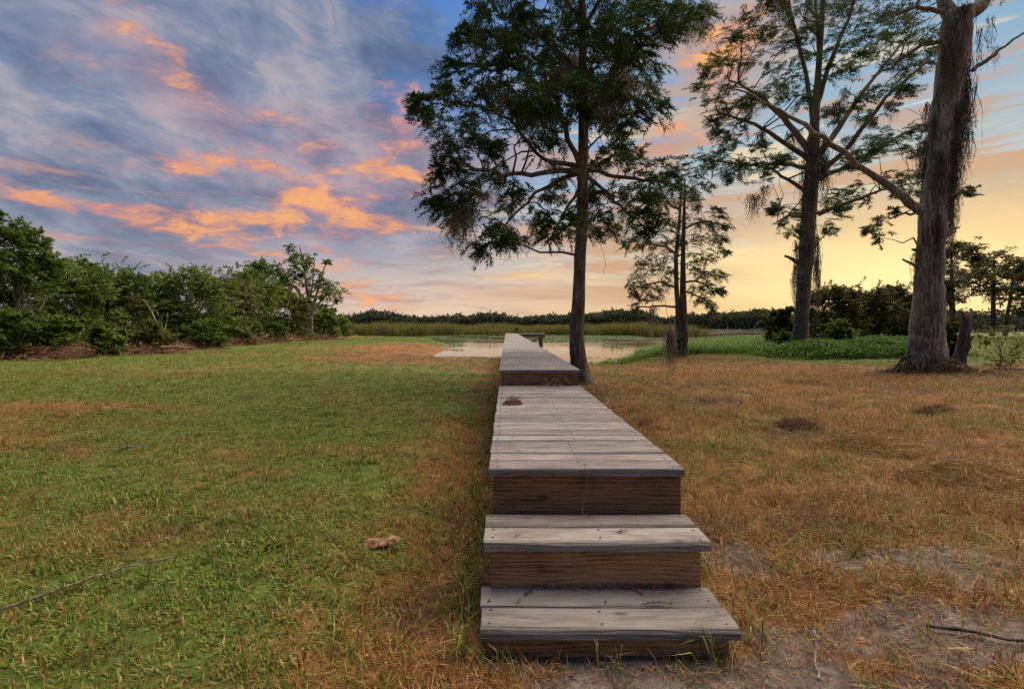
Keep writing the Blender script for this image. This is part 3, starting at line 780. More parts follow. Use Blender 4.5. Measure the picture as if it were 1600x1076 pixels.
# raised dock running out over the water
END = 40.7
ud = frame_part('upper_deck', [('joist', -0.062, -0.024, 5.73, END, 0.49, Z4 - 0.039), ('joist', 0.786, 0.824, 5.73, END, 0.49, Z4 - 0.039)] +
                [('post', x, x + 0.1, y, y + 0.1, -1.9, Z4 - 0.041) for y in np.arange(5.9, 40.5, 2.4) for x in (-0.022, 0.684)], M['frame'], walk)
ys = np.arange(5.72, END - 0.05, 0.1465)
put_planks(ud, deckp, ys[:60], 0.374, Z4); put_planks(ud, farp, ys[60:], 0.374, Z4)
board('riser_board', -0.063, 0.824, 5.688, 5.726, Z3 + 0.004, Z4 - 0.041, M['riser'], ud)
# side platform at the far end
pf = frame_part('end_platform', [('joist', 0.836, 3.0, 38.6, 38.64, 0.42, Z4 - 0.039), ('joist', 0.836, 3.0, 40.6, 40.64, 0.42, Z4 - 0.039), ('joist', 2.96, 3.0, 38.645, 40.6, 0.42, Z4 - 0.039)], M['riser'], walk)
pl2 = plank_mesh(2.16, 0.139, 0.038, 0.006, screws=False).mesh('platform plank', [M['deck']])
put_planks(pf, pl2, np.arange(38.64, 40.65, 0.1465), 1.92, Z4 - 0.001, 0.004)
for y in (38.7, 40.4):
    board('leg', 2.62, 2.80, y, y + 0.16, -1.5, Z4 - 0.045, M['frame'], pf)
mb = MB(); mb.tube([(1.75 - BX, 38.78 - BY, 0.02), (2.66 - BX, 38.78 - BY, 0.40)], [0.05, 0.05], 4); part('brace', mb, M['frame'], pf)
mp = board('mooring_post', 0.70, 0.94, 40.62, 40.86, -1.5, 1.08, M['frame'], walk, 0.02)
mb = MB(); mb.box(-0.16, 0.16, -0.16, 0.16, -0.03, 0.05); pc = part('post_cap', mb, M['frame'], mp); pc.location = (1.29, 0, 0); pc.rotation_euler = (0, PI / 2, 0)

# ------------------------------------------------------------------ litter lying on the steps and deck
def sprig(name, label, x, y, z, L, rz, mat, n=9, cat='sprig', flat=0.25, ll=0.32):
    mb = MB()
    t = np.linspace(0, 1, 6)
    st = np.c_[L * (t - 0.5), 0.06 * L * np.sin(t * 3), 0.004 + 0.05 * L * np.sin(t * PI)]
    mb.tube(st, np.linspace(0.0022, 0.0010, 6), 5, 0)
    p = st[rng.integers(1, 6, n)]
    a = rng.choice([-1, 1], n) * rng.uniform(0.5, 1.1, n)
    d = np.c_[np.cos(a), np.sin(a), rng.uniform(0, flat, n)] * (L * ll * rng.uniform(0.7, 1.3, n))[:, None]
    w = np.c_[-np.sin(a), np.cos(a), rng.normal(0, 0.3, n)] * (L * 0.045)
    mb.leaves(p, d, w, 0)
    o = link(name, mb.mesh(name, mat), None, (x, y, z)); o.rotation_euler = (0, 0, rz)
    return tag(o, label, cat)
sprig('leaf_sprig', 'fresh green leaf sprig lying on the middle of the upper step', 0.484, 2.10, Z2 + 0.001, 0.055, 0.5, M['sprig'], 12)
sprig('leaf_sprig', 'small dark curled leaf on the left of the upper step', 0.045, 2.06, Z2 + 0.001, 0.03, 0.9, M['dead_leaf'], 5)
sprig('leaf_sprig', 'tiny dry leaf on the seam of the upper step near its right side', 0.58, 2.162, Z2 + 0.001, 0.03, 0.1, M['dead_leaf'], 6)
sprig('leaf_sprig', 'dark green cypress sprig at the left back of the lowest step', 0.088, 1.985, Z1 + 0.001, 0.055, 0.95, M['cypress'], 12)
sprig('leaf_sprig', 'short green sprig beside the seam at the left of the lowest step', 0.05, 1.93, Z1 + 0.001, 0.035, 1.2, M['sprig'], 7)
sprig('leaf_sprig', 'dark brown sprig against the riser on the lowest step', 0.50, 2.01, Z1 + 0.001, 0.075, -0.45, M['dead_leaf'], 12)
sprig('leaf_sprig', 'line of needles caught in the seam of the lowest step', 0.57, 1.902, Z1 + 0.001, 0.11, 0.03, M['cypress'], 16, flat=0.05, ll=0.10)
# crumbs of bark piled against the riser on the lowest step
mb = MB(); nq = 420
p = np.c_[0.06 + rng.random(nq) ** 0.8 * 0.68, 2.036 - np.abs(rng.normal(0, 0.013, nq)), Z1 + 0.002 + np.abs(rng.normal(0, 0.006, nq))]
mb.leaves(p, rng.normal(0, 0.006, (nq, 3)), rng.normal(0, 0.0026, (nq, 3)))
tag(link('bark_crumbs', mb.mesh('bark_crumbs', M['dead_leaf'])), 'crumbled brown bark and leaf bits heaped along the back of the lowest step', 'litter', kind='stuff')
def litter_clump(name, label, x, y, z, r, h, mat, n=260, cat='litter clump', ll=0.03):
    mb = MB()
    a = rng.random(n) * 2 * PI; q = np.sqrt(rng.random(n))
    p = np.c_[r * q * np.cos(a), r * 0.7 * q * np.sin(a), h * (1 - q ** 2) * rng.random(n) + 0.004]
    d = rng.normal(0, 1, (n, 3)); d[:, 2] *= 0.45; d = unit(d) * (ll * (0.6 + rng.random(n)))[:, None]
    mb.leaves(p - d * 0.5, d, unit(rng.normal(0, 1, (n, 3))) * ll * 0.085)
    for k in range(6):
        a = rng.random() * 2 * PI
        mb.tube([(0, 0, h * 0.4), (r * 0.6 * math.cos(a), r * 0.5 * math.sin(a), h * rng.uniform(0.3, 0.9)), (r * 1.05 * math.cos(a + 0.3), r * 0.8 * math.sin(a + 0.3), 0.01)], [0.0028, 0.002, 0.001], 4)
    return tag(link(name, mb.mesh(name, mat), None, (x, y, z)), label, cat)
litter_clump('litter_clump', 'brown clump of dead leaves and moss on the far left of the lower deck', 0.052, 4.28, Z3, 0.085, 0.075, M['dead_leaf'], 420, ll=0.035)
litter_clump('litter_clump', 'dark leaf clump on the brown grass right of the lower deck', 1.56, 5.55, height(np.array([1.56]), np.array([5.55]))[0], 0.10, 0.09, M['dead_leaf'], 300, ll=0.045)
# drying stems
def stem(name, label, pts, r, mat, cat='grass stem', leaves=0):
    mb = MB(); pts = np.asarray(pts, float)
    mb.tube(pts - pts[0], np.linspace(r, r * 0.5, len(pts)), 5)
    if leaves:
        q = pts[rng.integers(1, len(pts), leaves)] - pts[0]
        mb.leaves(q, rng.normal(0, 0.022, (leaves, 3)) + np.array([0, 0, 0.012]), rng.normal(0, 0.0025, (leaves, 3)))
    return tag(link(name, mb.mesh(name, mat), None, pts[0]), label, cat)
stem('dry_straw', 'pale dry stem drooping over the front edge of the lower deck', [(0.375, 2.40, Z3 + 0.004), (0.374, 2.335, Z3 + 0.006), (0.374, 2.322, Z3 - 0.03), (0.376, 2.33, Z3 - 0.10), (0.352, 2.32, Z2 + 0.03), (0.345, 2.27, Z2 + 0.004), (0.42, 2.18, Z2 + 0.003)], 0.0013, M['straw'])
stem('dry_straw', 'thin straw lying lengthwise on the left of the lower deck', [(0.02, 2.62, Z3 + 0.003), (0.018, 2.78, Z3 + 0.004), (0.033, 2.95, Z3 + 0.003), (0.036, 3.12, Z3 + 0.003)], 0.0014, M['straw'])
for k, (xa, xb, lab) in enumerate([(0.46, 0.60, 'yellowing weed leaning right against the upper deck riser'), (0.46, 0.43, 'short weed standing at the foot of the upper deck riser'), (0.53, 0.70, 'long arched weed lying along the foot of the upper deck riser')]):
    stem('weed_stem', lab, [(xa, 5.62, Z3 + 0.003), (xa + (xb - xa) * 0.4, 5.62, Z3 + 0.07 + 0.02 * k), (xa + (xb - xa) * 0.8, 5.6, Z3 + 0.08), (xb, 5.58, Z3 + 0.03)], 0.003, M['straw'], 'weed', 10)

# ================================================================== TREES
def curve(a, b, arch=0.0, n=7, jit=0.03):
    a = np.asarray(a, float); b = np.asarray(b, float)
    t = np.linspace(0, 1, n)[:, None]; L = np.linalg.norm(b - a)
    P = a + (b - a) * t; P[:, 2] += arch * L * 4 * (t * (1 - t))[:, 0]
    w = np.sin(t * PI)
    P += w * rng.normal(0, jit * L, (n, 3)) * 0.6
    return P
def spray(mb, C, R, out, nt, nl, ll, lw, droop=0.35, flat=0.5, twigs=True, tw_r=0.004, mat=0, bark=1):
    """leafy twigs about each clump centre C (n,3) with radius R (n,), growing along out (n,3)"""
    n = len(C)
    c = np.repeat(C, nt, 0); r = np.repeat(R, nt); o = np.repeat(out, nt, 0); m = len(c)
    st = c + rng.normal(0, 0.42, (m, 3)) * r[:, None]
    d = unit(o * 0.7 + rng.normal(0, 0.75, (m, 3)) * np.array([1, 1, flat]))
    L = r * rng.uniform(0.7, 1.5, m)
    s = np.tile(np.linspace(0.08, 1.0, nl), (m, 1)) + rng.normal(0, 0.03, (m, nl))
    P = st[:, None] + d[:, None] * (L[:, None] * s)[..., None]
    P[..., 2] -= droop * L[:, None] * s ** 2
    side = unit(np.cross(d, rng.normal(0, 0.35, (m, 3)) + np.array([0, 0, 1.0])))
    sg = np.where(np.arange(nl) % 2 == 0, 1, -1)[None, :, None]
    ld = unit(d[:, None] * 0.65 + side[:, None] * sg * rng.uniform(0.5, 1.0, (m, nl, 1)) + rng.normal(0, 0.28, (m, nl, 3)) - np.array([0, 0, 0.22]))
    l_ = ll * rng.uniform(0.6, 1.25, (m, nl, 1))
    w = unit(np.cross(ld, rng.normal(0, 0.6, (m, nl, 3)) + np.array([0, 0, 1.0]))) * lw * rng.uniform(0.7, 1.2, (m, nl, 1))
    mb.leaves(P.reshape(-1, 3), (ld * l_).reshape(-1, 3), w.reshape(-1, 3), mat)
    if twigs:
        for q in range(0, m, 2):
            ts = np.array([0, 0.5, 1.0])[:, None]
            pp = st[q] + d[q] * L[q] * ts; pp[:, 2] -= droop * L[q] * ts[:, 0] ** 2
            mb.tube(pp, [tw_r, tw_r * 0.8, tw_r * 0.4], 3, bark, tip=False)
def moss_mesh(length, width, strands):
    mb = MB(); sg = 9; strands = int(strands * 1.7)
    for k in range(strands):
        L = length * rng.uniform(0.35, 1.0)
        t = np.linspace(0, 1, sg)
        x0, y0 = rng.normal(0, width * 0.45, 2)
        P = np.c_[x0 + np.cumsum(rng.normal(0, 0.028, sg)) * (0.5 + length), y0 + np.cumsum(rng.normal(0, 0.028, sg)) * (0.5 + length), -L * t + rng.uniform(0, 0.12) * length]
        P[:, :2] *= (1 - 0.45 * t)[:, None]
        a = rng.random() * PI; wv = np.array([math.cos(a), math.sin(a), 0.25])
        wd = (0.004 + 0.005 * rng.random()) * (1.1 - 0.9 * t)[:, None] * (0.6 + 0.8 * rng.random((sg, 1)))
        V = np.stack([P - wv * wd, P + wv * wd], 1).reshape(-1, 3)
        i = np.arange(sg - 1) * 2
        mb.add(V, np.stack([i, i + 1, i + 3, i + 2], -1))
        nc = 18
        p = P[rng.integers(0, sg, nc)]
        mb.leaves(p, np.c_[rng.normal(0, 0.022, (nc, 2)), rng.uniform(-0.07, -0.01, nc)], np.c_[rng.normal(0, 0.0035, (nc, 2)), np.zeros(nc)])
    return mb
MOSS = [moss_mesh(1.0, w, s).mesh('moss clump', M['moss']) for w, s in ((0.10, 16), (0.14, 24), (0.06, 9), (0.18, 34), (0.10, 14))]
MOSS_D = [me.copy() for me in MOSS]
for me in MOSS_D: me.materials[0] = M['moss_backlit']
def hang_moss(root, p, length, base, kind=None, thick=1.0, pool=None):
    pool = pool or MOSS
    o = link('hanging_moss', pool[rng.integers(0, len(MOSS)) if kind is None else kind], root)
    o.location = np.asarray(p) - base
    o.rotation_euler = (0, 0, rng.random() * 2 * PI)
    o.scale = (thick, thick, length)
    return o

def px_tree(name, label, cat, y, trunk, limbs, clumps, leaf, bark, depth_r, leafs, moss=(), extra_trunks=(), limb_depth=0.5, stubs=(), sides=14, flute=0.06, group=None, pool=None):
    """tree laid out from its silhouette at distance y; limbs and clumps are spread in depth round the trunk"""
    g = float(height(np.array([(trunk[0][0] - CX) / F * y]), np.array([y]))[0])
    base = at(trunk[0][0], trunk[0][1], y); base[2] = g
    root = thing(name, label, cat, base, group)
    def trunk_part(tr, nm='trunk'):
        P = np.array([at(px, py, y) for px, py, w in tr])
        R = np.array([w for _, _, w in tr]) / F * y * 0.5
        k = len(P); tt = np.linspace(0, k - 1, (k - 1) * 4 + 1)
        PP = np.stack([np.interp(tt, range(k), P[:, c]) for c in range(3)], 1); RR = np.interp(tt, range(k), R)
        ker = np.array([0.25, 0.5, 0.25])
        for c in range(3): PP[1:-1, c] = np.convolve(PP[:, c], ker, 'valid')
        PP[1:-1] += rng.normal(0, 0.012, (len(PP) - 2, 3)) * RR[1:-1, None] * 3
        PP[0, 2] -= 0.15
        mb = MB(); mb.tube(PP - base, RR, sides, 0, 0.022, flute); part(nm, mb, bark, root)
        return PP, RR
    TP, TR = trunk_part(trunk)
    for tr in extra_trunks: trunk_part(tr)
    anchors = [(TP[k], TR[k]) for k in range(len(TP)) if k > len(TP) * 0.25]
    for lb in limbs:
        pts = [at(px, py, y) for px, py, w in lb]
        dep = rng.uniform(-limb_depth, limb_depth) * depth_r
        k = len(lb)
        pts = np.array([at(px, py, y + dep * (q / (k - 1))) for q, (px, py, w) in enumerate(lb)])
        R = np.array([w for _, _, w in lb]) / F * y * 0.5
        tt = np.linspace(0, k - 1, (k - 1) * 4 + 1)
        PP = np.stack([np.interp(tt, range(k), pts[:, c]) for c in range(3)], 1); RR = np.interp(tt, range(k), R)
        for c in range(3): PP[1:-1, c] = np.convolve(PP[:, c], [0.25, 0.5, 0.25], 'valid')
        PP[1:] += rng.normal(0, 0.022, (len(PP) - 1, 3))
        mb = MB(); mb.tube(PP - base, RR, 7, 0, 0.04); part('limb', mb, bark, root)
        anchors += [(PP[q], RR[q]) for q in range(2, len(PP))]
    for a, b, w in stubs:
        pa, pb = at(*a, y), at(*b, y)
        mb = MB(); mb.tube(curve(pa, pb, 0.05, 5) - base, np.linspace(w, w * 0.45, 5) / F * y * 0.5, 6, 0, 0.08); part('broken_branch', mb, bark, root)
    if clumps:
        AP = np.array([a[0] for a in anchors])
        mb = MB(); C = []; R = []; O = []
        for px, py, r in clumps:
            ex = (px - trunk[-1][0]) / F * y
            dm = math.sqrt(max(depth_r ** 2 - ex ** 2, 0.15 * depth_r ** 2))
            dep = rng.uniform(-1, 1) * dm * 0.85
            c = at(px, py, y + dep)
            C.append(c); R.append(r / F * y)
            d2 = np.linalg.norm((AP - c) * np.array([1, 0.8, 1.3]), axis=1) + np.where(AP[:, 2] > c[2] + 0.3, 1.5, 0)
            k = int(np.argmin(d2))
            o = c - AP[k]; o[2] *= 0.5; O.append(o)
            wr = min(anchors[k][1] * 0.6, 0.012 + 0.008 * np.linalg.norm(o))
            mb.tube(curve(AP[k], c, 0.04, 6, 0.05) - base, np.linspace(wr, 0.004, 6), 5, 1, tip=False)
        C = np.array(C) - base; R = np.array(R); O = unit(np.array(O))
        spray(mb, C, R, O, mat=0, bark=1, **leafs)
        o = part('crown', mb, [leaf, bark], root)
    for px, py, ln, kind, thick in moss:
        hang_moss(root, at(px, py, y + rng.uniform(-0.25, 0.25) * depth_r), ln / F * y, base, kind, thick, pool)
    return root, base

def Zc(lst, ox, oy, s):
    return [(ox + a * s, oy + b * s, c * s) for a, b, c in lst]
# ---- the mossy cypress beside the boardwalk
z4 = [(330,30,60),(300,150,50),(260,150,40),(400,100,70),(560,90,70),(650,60,70),(740,60,80),(560,180,80),(650,200,80),(460,200,60),(380,250,80),(300,270,70),(220,260,50),(400,330,80),(500,310,80),(600,300,80),(700,250,70),(820,80,60),(900,50,70),(1000,40,70),(1080,60,60),(1150,50,50),(1050,110,60),(900,140,60),(820,180,60),(900,230,70),(980,280,60),(920,340,70),(1000,360,60),(1020,420,50),(940,420,50),(860,330,60),(820,460,40),(880,480,40),(150,390,60),(100,440,50),(90,400,40),(200,350,50),(250,430,70),(180,480,60),(300,450,70),(230,560,60),(180,610,50),(170,670,40),(240,640,50),(300,560,60),(350,530,50),(370,600,50),(420,570,50),(330,680,50),(400,680,50),(260,750,60),(180,790,50),(230,830,60),(160,780,40),(300,760,50),(480,740,50),(440,800,50),(400,880,50),(370,930,50),(340,960,40),(430,930,35),(560,560,50),(620,540,40),(640,720,50),(590,760,40),(570,860,45),(620,910,40),(660,850,50),(690,880,40),(760,640,40),(840,600,50),(900,600,50),(930,650,60),(1000,700,60),(1050,690,60),(960,760,60),(1020,760,50),(880,740,50),(920,830,60),(980,830,50),(1000,900,40),(800,830,50),(840,880,40),(780,900,35),(780,760,40),(720,440,40),(560,440,50),(480,440,50),(640,420,50),
      (450,30,60),(520,40,60),(600,150,70),(480,130,60),(700,150,70),(760,150,60),(840,130,60),(700,330,60),(760,320,50),(420,400,60),(340,380,60),(520,380,60),(880,280,60),(960,200,50),(440,260,60),(560,260,70)]
top = [(250 + rng.random() * 850 * (1 - k / 60), -30 - k * 8.5, 70) for k in range(48)]
cy_clumps = Zc(z4 + top, 620, 0, 0.3997)
cy_limbs = [[(911, 268, 11), (860, 268, 8), (800, 275, 6), (740, 262, 4), (690, 240, 2)],
            [(911, 262, 9), (850, 250, 6), (800, 190, 5), (740, 160, 3), (670, 165, 2)],
            [(905, 255, 9), (880, 205, 8), (870, 150, 6), (800, 100, 4), (720, 100, 2)],
            [(902, 272, 8), (840, 300, 5), (810, 330, 4), (770, 370, 2)],
            [(912, 262, 8), (960, 275, 6), (1020, 285, 5), (1050, 280, 2)],
            [(914, 270, 7), (950, 300, 5), (975, 330, 4), (1010, 355, 2)],
            [(913, 200, 12), (945, 140, 12), (985, 60, 8), (1040, 30, 5), (1090, 20, 2)],
            [(913, 190, 8), (975, 180, 5), (1020, 165, 2)],
            [(908, 290, 6), (885, 325, 4), (865, 365, 2)],
            [(912, 120, 8), (860, 70, 6), (800, 30, 4), (750, 15, 2)],
            [(912, 60, 8), (890, 0, 6), (840, -70, 4), (790, -120, 2)],
            [(911, 50, 8), (950, -20, 6), (1000, -80, 4), (1030, -130, 2)]]
cy_moss = Zc([(490, 60, 110), (465, 100, 100), (300, 130, 70), (590, 380, 230), (570, 400, 150), (525, 460, 120), (500, 440, 90), (850, 350, 300), (870, 300, 170), (1050, 70, 150), (1040, 60, 90), (790, 230, 120), (700, 230, 170),
              (640, 300, 110), (600, 300, 120), (250, 830, 180), (275, 820, 170), (235, 840, 110), (440, 900, 130), (540, 860, 95), (410, 330, 80), (430, 120, 130), (420, 160, 90), (720, 300, 140), (745, 700, 300), (735, 780, 180), (760, 400, 150), (880, 170, 110), (860, 200, 140),
              (560, 420, 120), (460, 420, 110), (1225, 20, 80), (1150, 60, 110), (625, 630, 90), (330, 760, 70), (480, 380, 130), (810, 400, 130), (930, 480, 80)], 620, 0, 0.3997)
cy_moss = [(a, b, c * 1.1, None, 1.6 if c > 40 else 1.1) for a, b, c in cy_moss]
cy_moss += [(a + rng.normal(0, 10), b + rng.normal(0, 10), c * rng.uniform(0.5, 1.0), None, w * 0.9) for a, b, c, k_, w in cy_moss]
cy_moss += [(a + rng.normal(0, 3), b, c, 2, 0.9) for a, b, c in [(716, 330, 78), (722, 335, 92), (729, 328, 70), (796, 362, 55), (793, 366, 42), (836, 345, 38), (735, 55, 60), (748, 60, 48), (1042, 22, 72), (1036, 30, 48), (858, 165, 95), (832, 180, 75), (960, 140, 130), (966, 150, 95), (986, 92, 60), (700, 310, 55), (1078, 40, 60)]]
cyp, cbase = px_tree('cypress_tree', 'mossy cypress tree with a straight slender trunk standing right beside the boardwalk', 'tree', 9.7,
    [(914, 614, 44), (909, 592, 32), (904, 560, 25), (901, 520, 22), (905, 450, 18.5), (909, 350, 16.5), (912, 200, 15), (911, 80, 12), (908, -60, 9), (906, -250, 5)],
    cy_limbs, cy_clumps, M['cypress'], M['bark_brown'], 2.7, dict(nt=21, nl=52, ll=0.105, lw=0.0095, droop=0.5, tw_r=0.0035), cy_moss)
# long strand dropping from its right-hand limb
mb = MB()
sp = np.array([at(1012, 356, 9.2), at(1030, 420, 9.2), at(1042, 485, 9.2), at(1046, 520, 9.2)])
mb.tube(sp - cbase, [0.005, 0.004, 0.004, 0.003], 5); part('hanging_vine', mb, M['bark_dark'], cyp)
for k in range(3): hang_moss(cyp, at(1046 + k, 516 + 6 * k, 9.2), 70 / F * 9.2, cbase, k, 0.75)
mb = MB(); mb.tube(np.array([at(935, 376, 9.4), at(943, 395, 9.4), at(946, 410, 9.4), at(943, 432, 9.4)]) - cbase, [0.004, 0.003, 0.003, 0.002], 4); part('hanging_vine', mb, M['bark_dark'], cyp)

# ---- the tall cypress on the bank
z5 = [(400,30,50),(470,60,50),(560,40,60),(640,60,60),(700,30,60),(780,50,60),(850,100,50),(300,90,40),(250,150,50),(230,180,40),(340,180,50),(400,150,50),(180,240,50),(150,270,50),(240,270,50),(310,260,50),(120,330,40),(100,370,40),(150,420,50),(200,380,50),(260,440,50),(300,420,40),(360,400,50),(430,340,50),(480,320,50),(400,280,40),(520,230,40),(620,220,50),(700,200,50),(700,290,40),(640,300,40),(760,230,40),(820,220,50),(900,180,60),(900,260,40),(880,370,40),(930,380,40),(960,370,30),(910,440,30),(800,480,35),(830,520,30),(750,420,35),(700,470,40),(640,470,30),(200,470,35),(160,540,40),(200,560,30),(140,510,30),(280,520,40),(250,600,40),(190,640,45),(120,670,40),(140,690,40),(200,700,40),(260,690,40),(230,740,30),(330,700,40),(380,740,35),(420,680,35),(450,660,30),(340,620,30),(900,570,40),(970,560,40),(1030,540,40),(860,590,40),(800,620,40),(760,650,40),(840,640,35),(960,620,40),(1020,650,35),(700,690,30),(770,690,30),(740,790,40),(780,840,35),(700,860,40),(640,830,40),(650,880,35),(620,960,30),(900,760,35),(970,740,35),(1000,800,35),(930,800,30),(430,870,30),(450,930,35),(480,960,30),(410,890,25),(500,890,30),(560,120,40),(470,180,40),(520,150,40),(690,130,40),(770,130,40),(850,170,40),
      (1050,230,50),(1010,270,40),(960,300,40),(500,420,40),(460,400,40)]
top = [(330 + rng.random() * 560 * (1 - k / 45), -20 - k * 8, 55) for k in range(34)]
b_limbs = [[(1266, 240, 12), (1235, 195, 9), (1190, 150, 6), (1140, 125, 3)], [(1264, 250, 9), (1225, 222, 7), (1180, 195, 5), (1120, 175, 2)],
           [(1275, 250, 11), (1320, 185, 8), (1375, 110, 5), (1420, 55, 3)], [(1278, 275, 9), (1330, 225, 7), (1385, 150, 5), (1450, 95, 3)],
           [(1262, 262, 7), (1215, 255, 6), (1160, 258, 4), (1105, 250, 2)], [(1258, 298, 7), (1230, 280, 5), (1200, 262, 3)],
           [(1282, 280, 8), (1340, 250, 6), (1400, 215, 4), (1450, 190, 2)], [(1278, 335, 8), (1330, 315, 5), (1390, 292, 3), (1440, 285, 2)],
           [(1272, 200, 9), (1262, 120, 7), (1240, 40, 5), (1225, -40, 3)], [(1274, 170, 8), (1300, 90, 6), (1330, 20, 4), (1350, -60, 2)],
           [(1254, 340, 6), (1235, 335, 4), (1215, 345, 2)], [(1280, 90, 6), (1275, 0, 5), (1262, -80, 3)]]
b_moss = Zc([(350, 560, 130), (700, 380, 150), (590, 570, 230), (605, 620, 220), (650, 460, 110), (660, 440, 100), (430, 20, 120), (560, 20, 130), (890, 440, 90), (975, 220, 120), (315, 830, 120), (358, 790, 170), (375, 780, 70), (260, 700, 80), (300, 430, 90),
             (550, 600, 260), (530, 700, 300), (610, 680, 200), (265, 430, 70), (480, 560, 110), (760, 500, 80), (715, 580, 60)], 1060, 0, 0.3716)
b_moss = [(a, b, c, None, 2.0) for a, b, c in b_moss]
b_moss += [(1245, 385, 110, 1, 1.2), (1276, 380, 140, 1, 1.2), (1264, 300, 120, 3, 1.3), (1243, 420, 70, 1, 1.0), (1276, 410, 90, 1, 1.0), (1279, 430, 80, 0, 0.9), (1266, 330, 110, 4, 1.3), (1240, 440, 50, 0, 0.9), (1272, 350, 120, 1, 1.1)]
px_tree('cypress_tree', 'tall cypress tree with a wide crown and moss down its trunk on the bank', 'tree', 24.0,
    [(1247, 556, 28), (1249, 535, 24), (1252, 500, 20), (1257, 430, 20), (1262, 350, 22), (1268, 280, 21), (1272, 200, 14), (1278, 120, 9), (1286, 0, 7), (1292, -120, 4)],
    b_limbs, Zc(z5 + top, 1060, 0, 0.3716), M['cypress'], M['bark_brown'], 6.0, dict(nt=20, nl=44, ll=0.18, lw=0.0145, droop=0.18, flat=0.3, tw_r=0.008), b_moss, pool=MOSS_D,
    stubs=[((1250, 413), (1226, 400), 8), ((1252, 385), (1240, 392), 6)])

# ---- the great trunk on the right
r_limbs = [[(1440, 330, 15), (1405, 305, 12), (1350, 264, 9), (1300, 224, 8), (1245, 190, 6), (1190, 155, 4), (1150, 138, 2)],
           [(1500, 28, 24), (1530, 10, 22), (1560, -30, 18), (1600, -90, 12)], [(1490, 40, 26), (1478, 10, 20), (1465, -30, 16), (1430, -120, 10)],
           [(1520, 110, 7), (1545, 92, 6), (1570, 72, 4), (1600, 52, 3), (1650, 20, 2)], [(1478, 60, 8), (1440, 70, 6), (1400, 100, 4), (1360, 120, 2)],
           [(1475, 20, 8), (1430, 10, 6), (1390, 30, 4)], [(1492, 310, 4), (1505, 300, 3), (1520, 296, 2)], [(1432, 332, 4), (1400, 338, 3), (1370, 345, 2)]]
zr = Zc([(960,150,50),(1000,190,45),(900,110,45),(940,70,50),(1000,60,50),(1040,120,45),(860,60,45),(1010,20,50),(900,20,50),(1050,180,35),(960,220,40),
         (850,920,25),(825,955,25),(848,1000,20),(800,970,18),(900,890,18),(1200,810,22),(1228,795,18)], 1060, 0, 0.3716) + [(1440 + rng.random() * 160, -20 - rng.random() * 160, 22) for k in range(22)]
r_moss = [(1462 + 34 * (1 - k / 20) + rng.normal(0, 11), 10 + k * 13, 60 + rng.random() * 70, 3 if k % 2 else 1, 0.8) for k in range(20)]
r_moss += [(1508 - 0.15 * (k * 16) + rng.normal(0, 5), 90 + k * 16, 90 + rng.random() * 80, 3 if k % 2 else 1, 0.75) for k in range(17)]
r_moss += [(1521, 140, 120, 2, 0.8), (1516, 210, 80, 2, 0.8), (1530, 50, 90, 2, 0.8), (1548, 30, 80, 2, 0.8), (1437, 395, 60, 1, 0.7), (1432, 405, 90, 0, 0.7), (1475, 300, 90, 3, 1.0), (1484, 330, 70, 1, 0.9), (1487, 250, 160, 2, 1.0), (1436, 400, 40, 3, 0.6), (1555, 75, 45, 2, 0.6)]
big, bbase = px_tree('cypress_tree', 'massive grey cypress trunk draped in dark moss, forking high at the right edge', 'tree', 12.2,
    [(1444, 612, 72), (1445, 594, 66), (1446, 578, 61), (1447, 556, 53), (1448, 530, 47), (1449, 500, 43), (1452, 440, 38), (1454, 380, 35), (1457, 330, 36), (1469, 250, 37), (1481, 150, 39), (1492, 60, 40), (1498, 20, 38)],
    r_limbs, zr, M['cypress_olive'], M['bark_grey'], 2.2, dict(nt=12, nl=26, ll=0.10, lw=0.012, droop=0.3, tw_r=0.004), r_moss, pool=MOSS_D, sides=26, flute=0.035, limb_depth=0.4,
    stubs=[((1436, 420), (1410, 405), 6), ((1470, 372), (1492, 362), 10), ((1438, 393), (1425, 390), 8), ((1474, 366), (1500, 355), 5), ((1507, 190), (1522, 182), 4)])
# exposed roots and old vine stems round its foot
for k in range(16):
    a = rng.uniform(-PI, 0.4); r0 = 0.42
    p0 = np.array([r0 * math.cos(a), r0 * math.sin(a), rng.uniform(0.15, 0.55)]); p1 = np.array([(r0 + rng.uniform(0.2, 0.55)) * math.cos(a + rng.normal(0, 0.4)), (r0 + rng.uniform(0.2, 0.5)) * math.sin(a), 0.02])
    mb = MB(); mb.tube(curve(p0, p1, 0.10, 6, 0.06), np.linspace(0.03, 0.014, 6), 6, 0, 0.05); part('root', mb, M['bark_dark'], big)

# ---- twin-stemmed young cypress at the water
z6 = [(290,70,25),(330,100,35),(260,110,35),(400,110,35),(430,150,25),(340,160,40),(280,160,35),(230,190,40),(370,200,30),(300,220,35),(200,250,35),(390,250,25),(470,270,25),(490,290,25),(510,340,25),(450,330,30),(400,320,35),(330,300,40),(270,310,40),(210,330,40),(150,380,40),(80,400,30),(60,430,25),(120,430,30),(180,420,40),(240,400,40),(300,400,40),(370,400,40),(440,400,35),(500,400,25),(510,460,25),(450,470,30),(390,480,35),(250,480,40),(180,500,45),(130,520,40),(200,550,40),(120,580,40),(80,610,30),(140,620,35),(200,630,35),(90,650,25),(130,690,30),(180,670,30),(100,720,25),(240,600,35),(390,560,35),(450,560,30),(490,570,25),(430,620,30),(380,620,30),(470,640,25),(500,640,20),(400,680,25),(450,700,22),(460,730,20),(360,520,30),(270,550,35)]
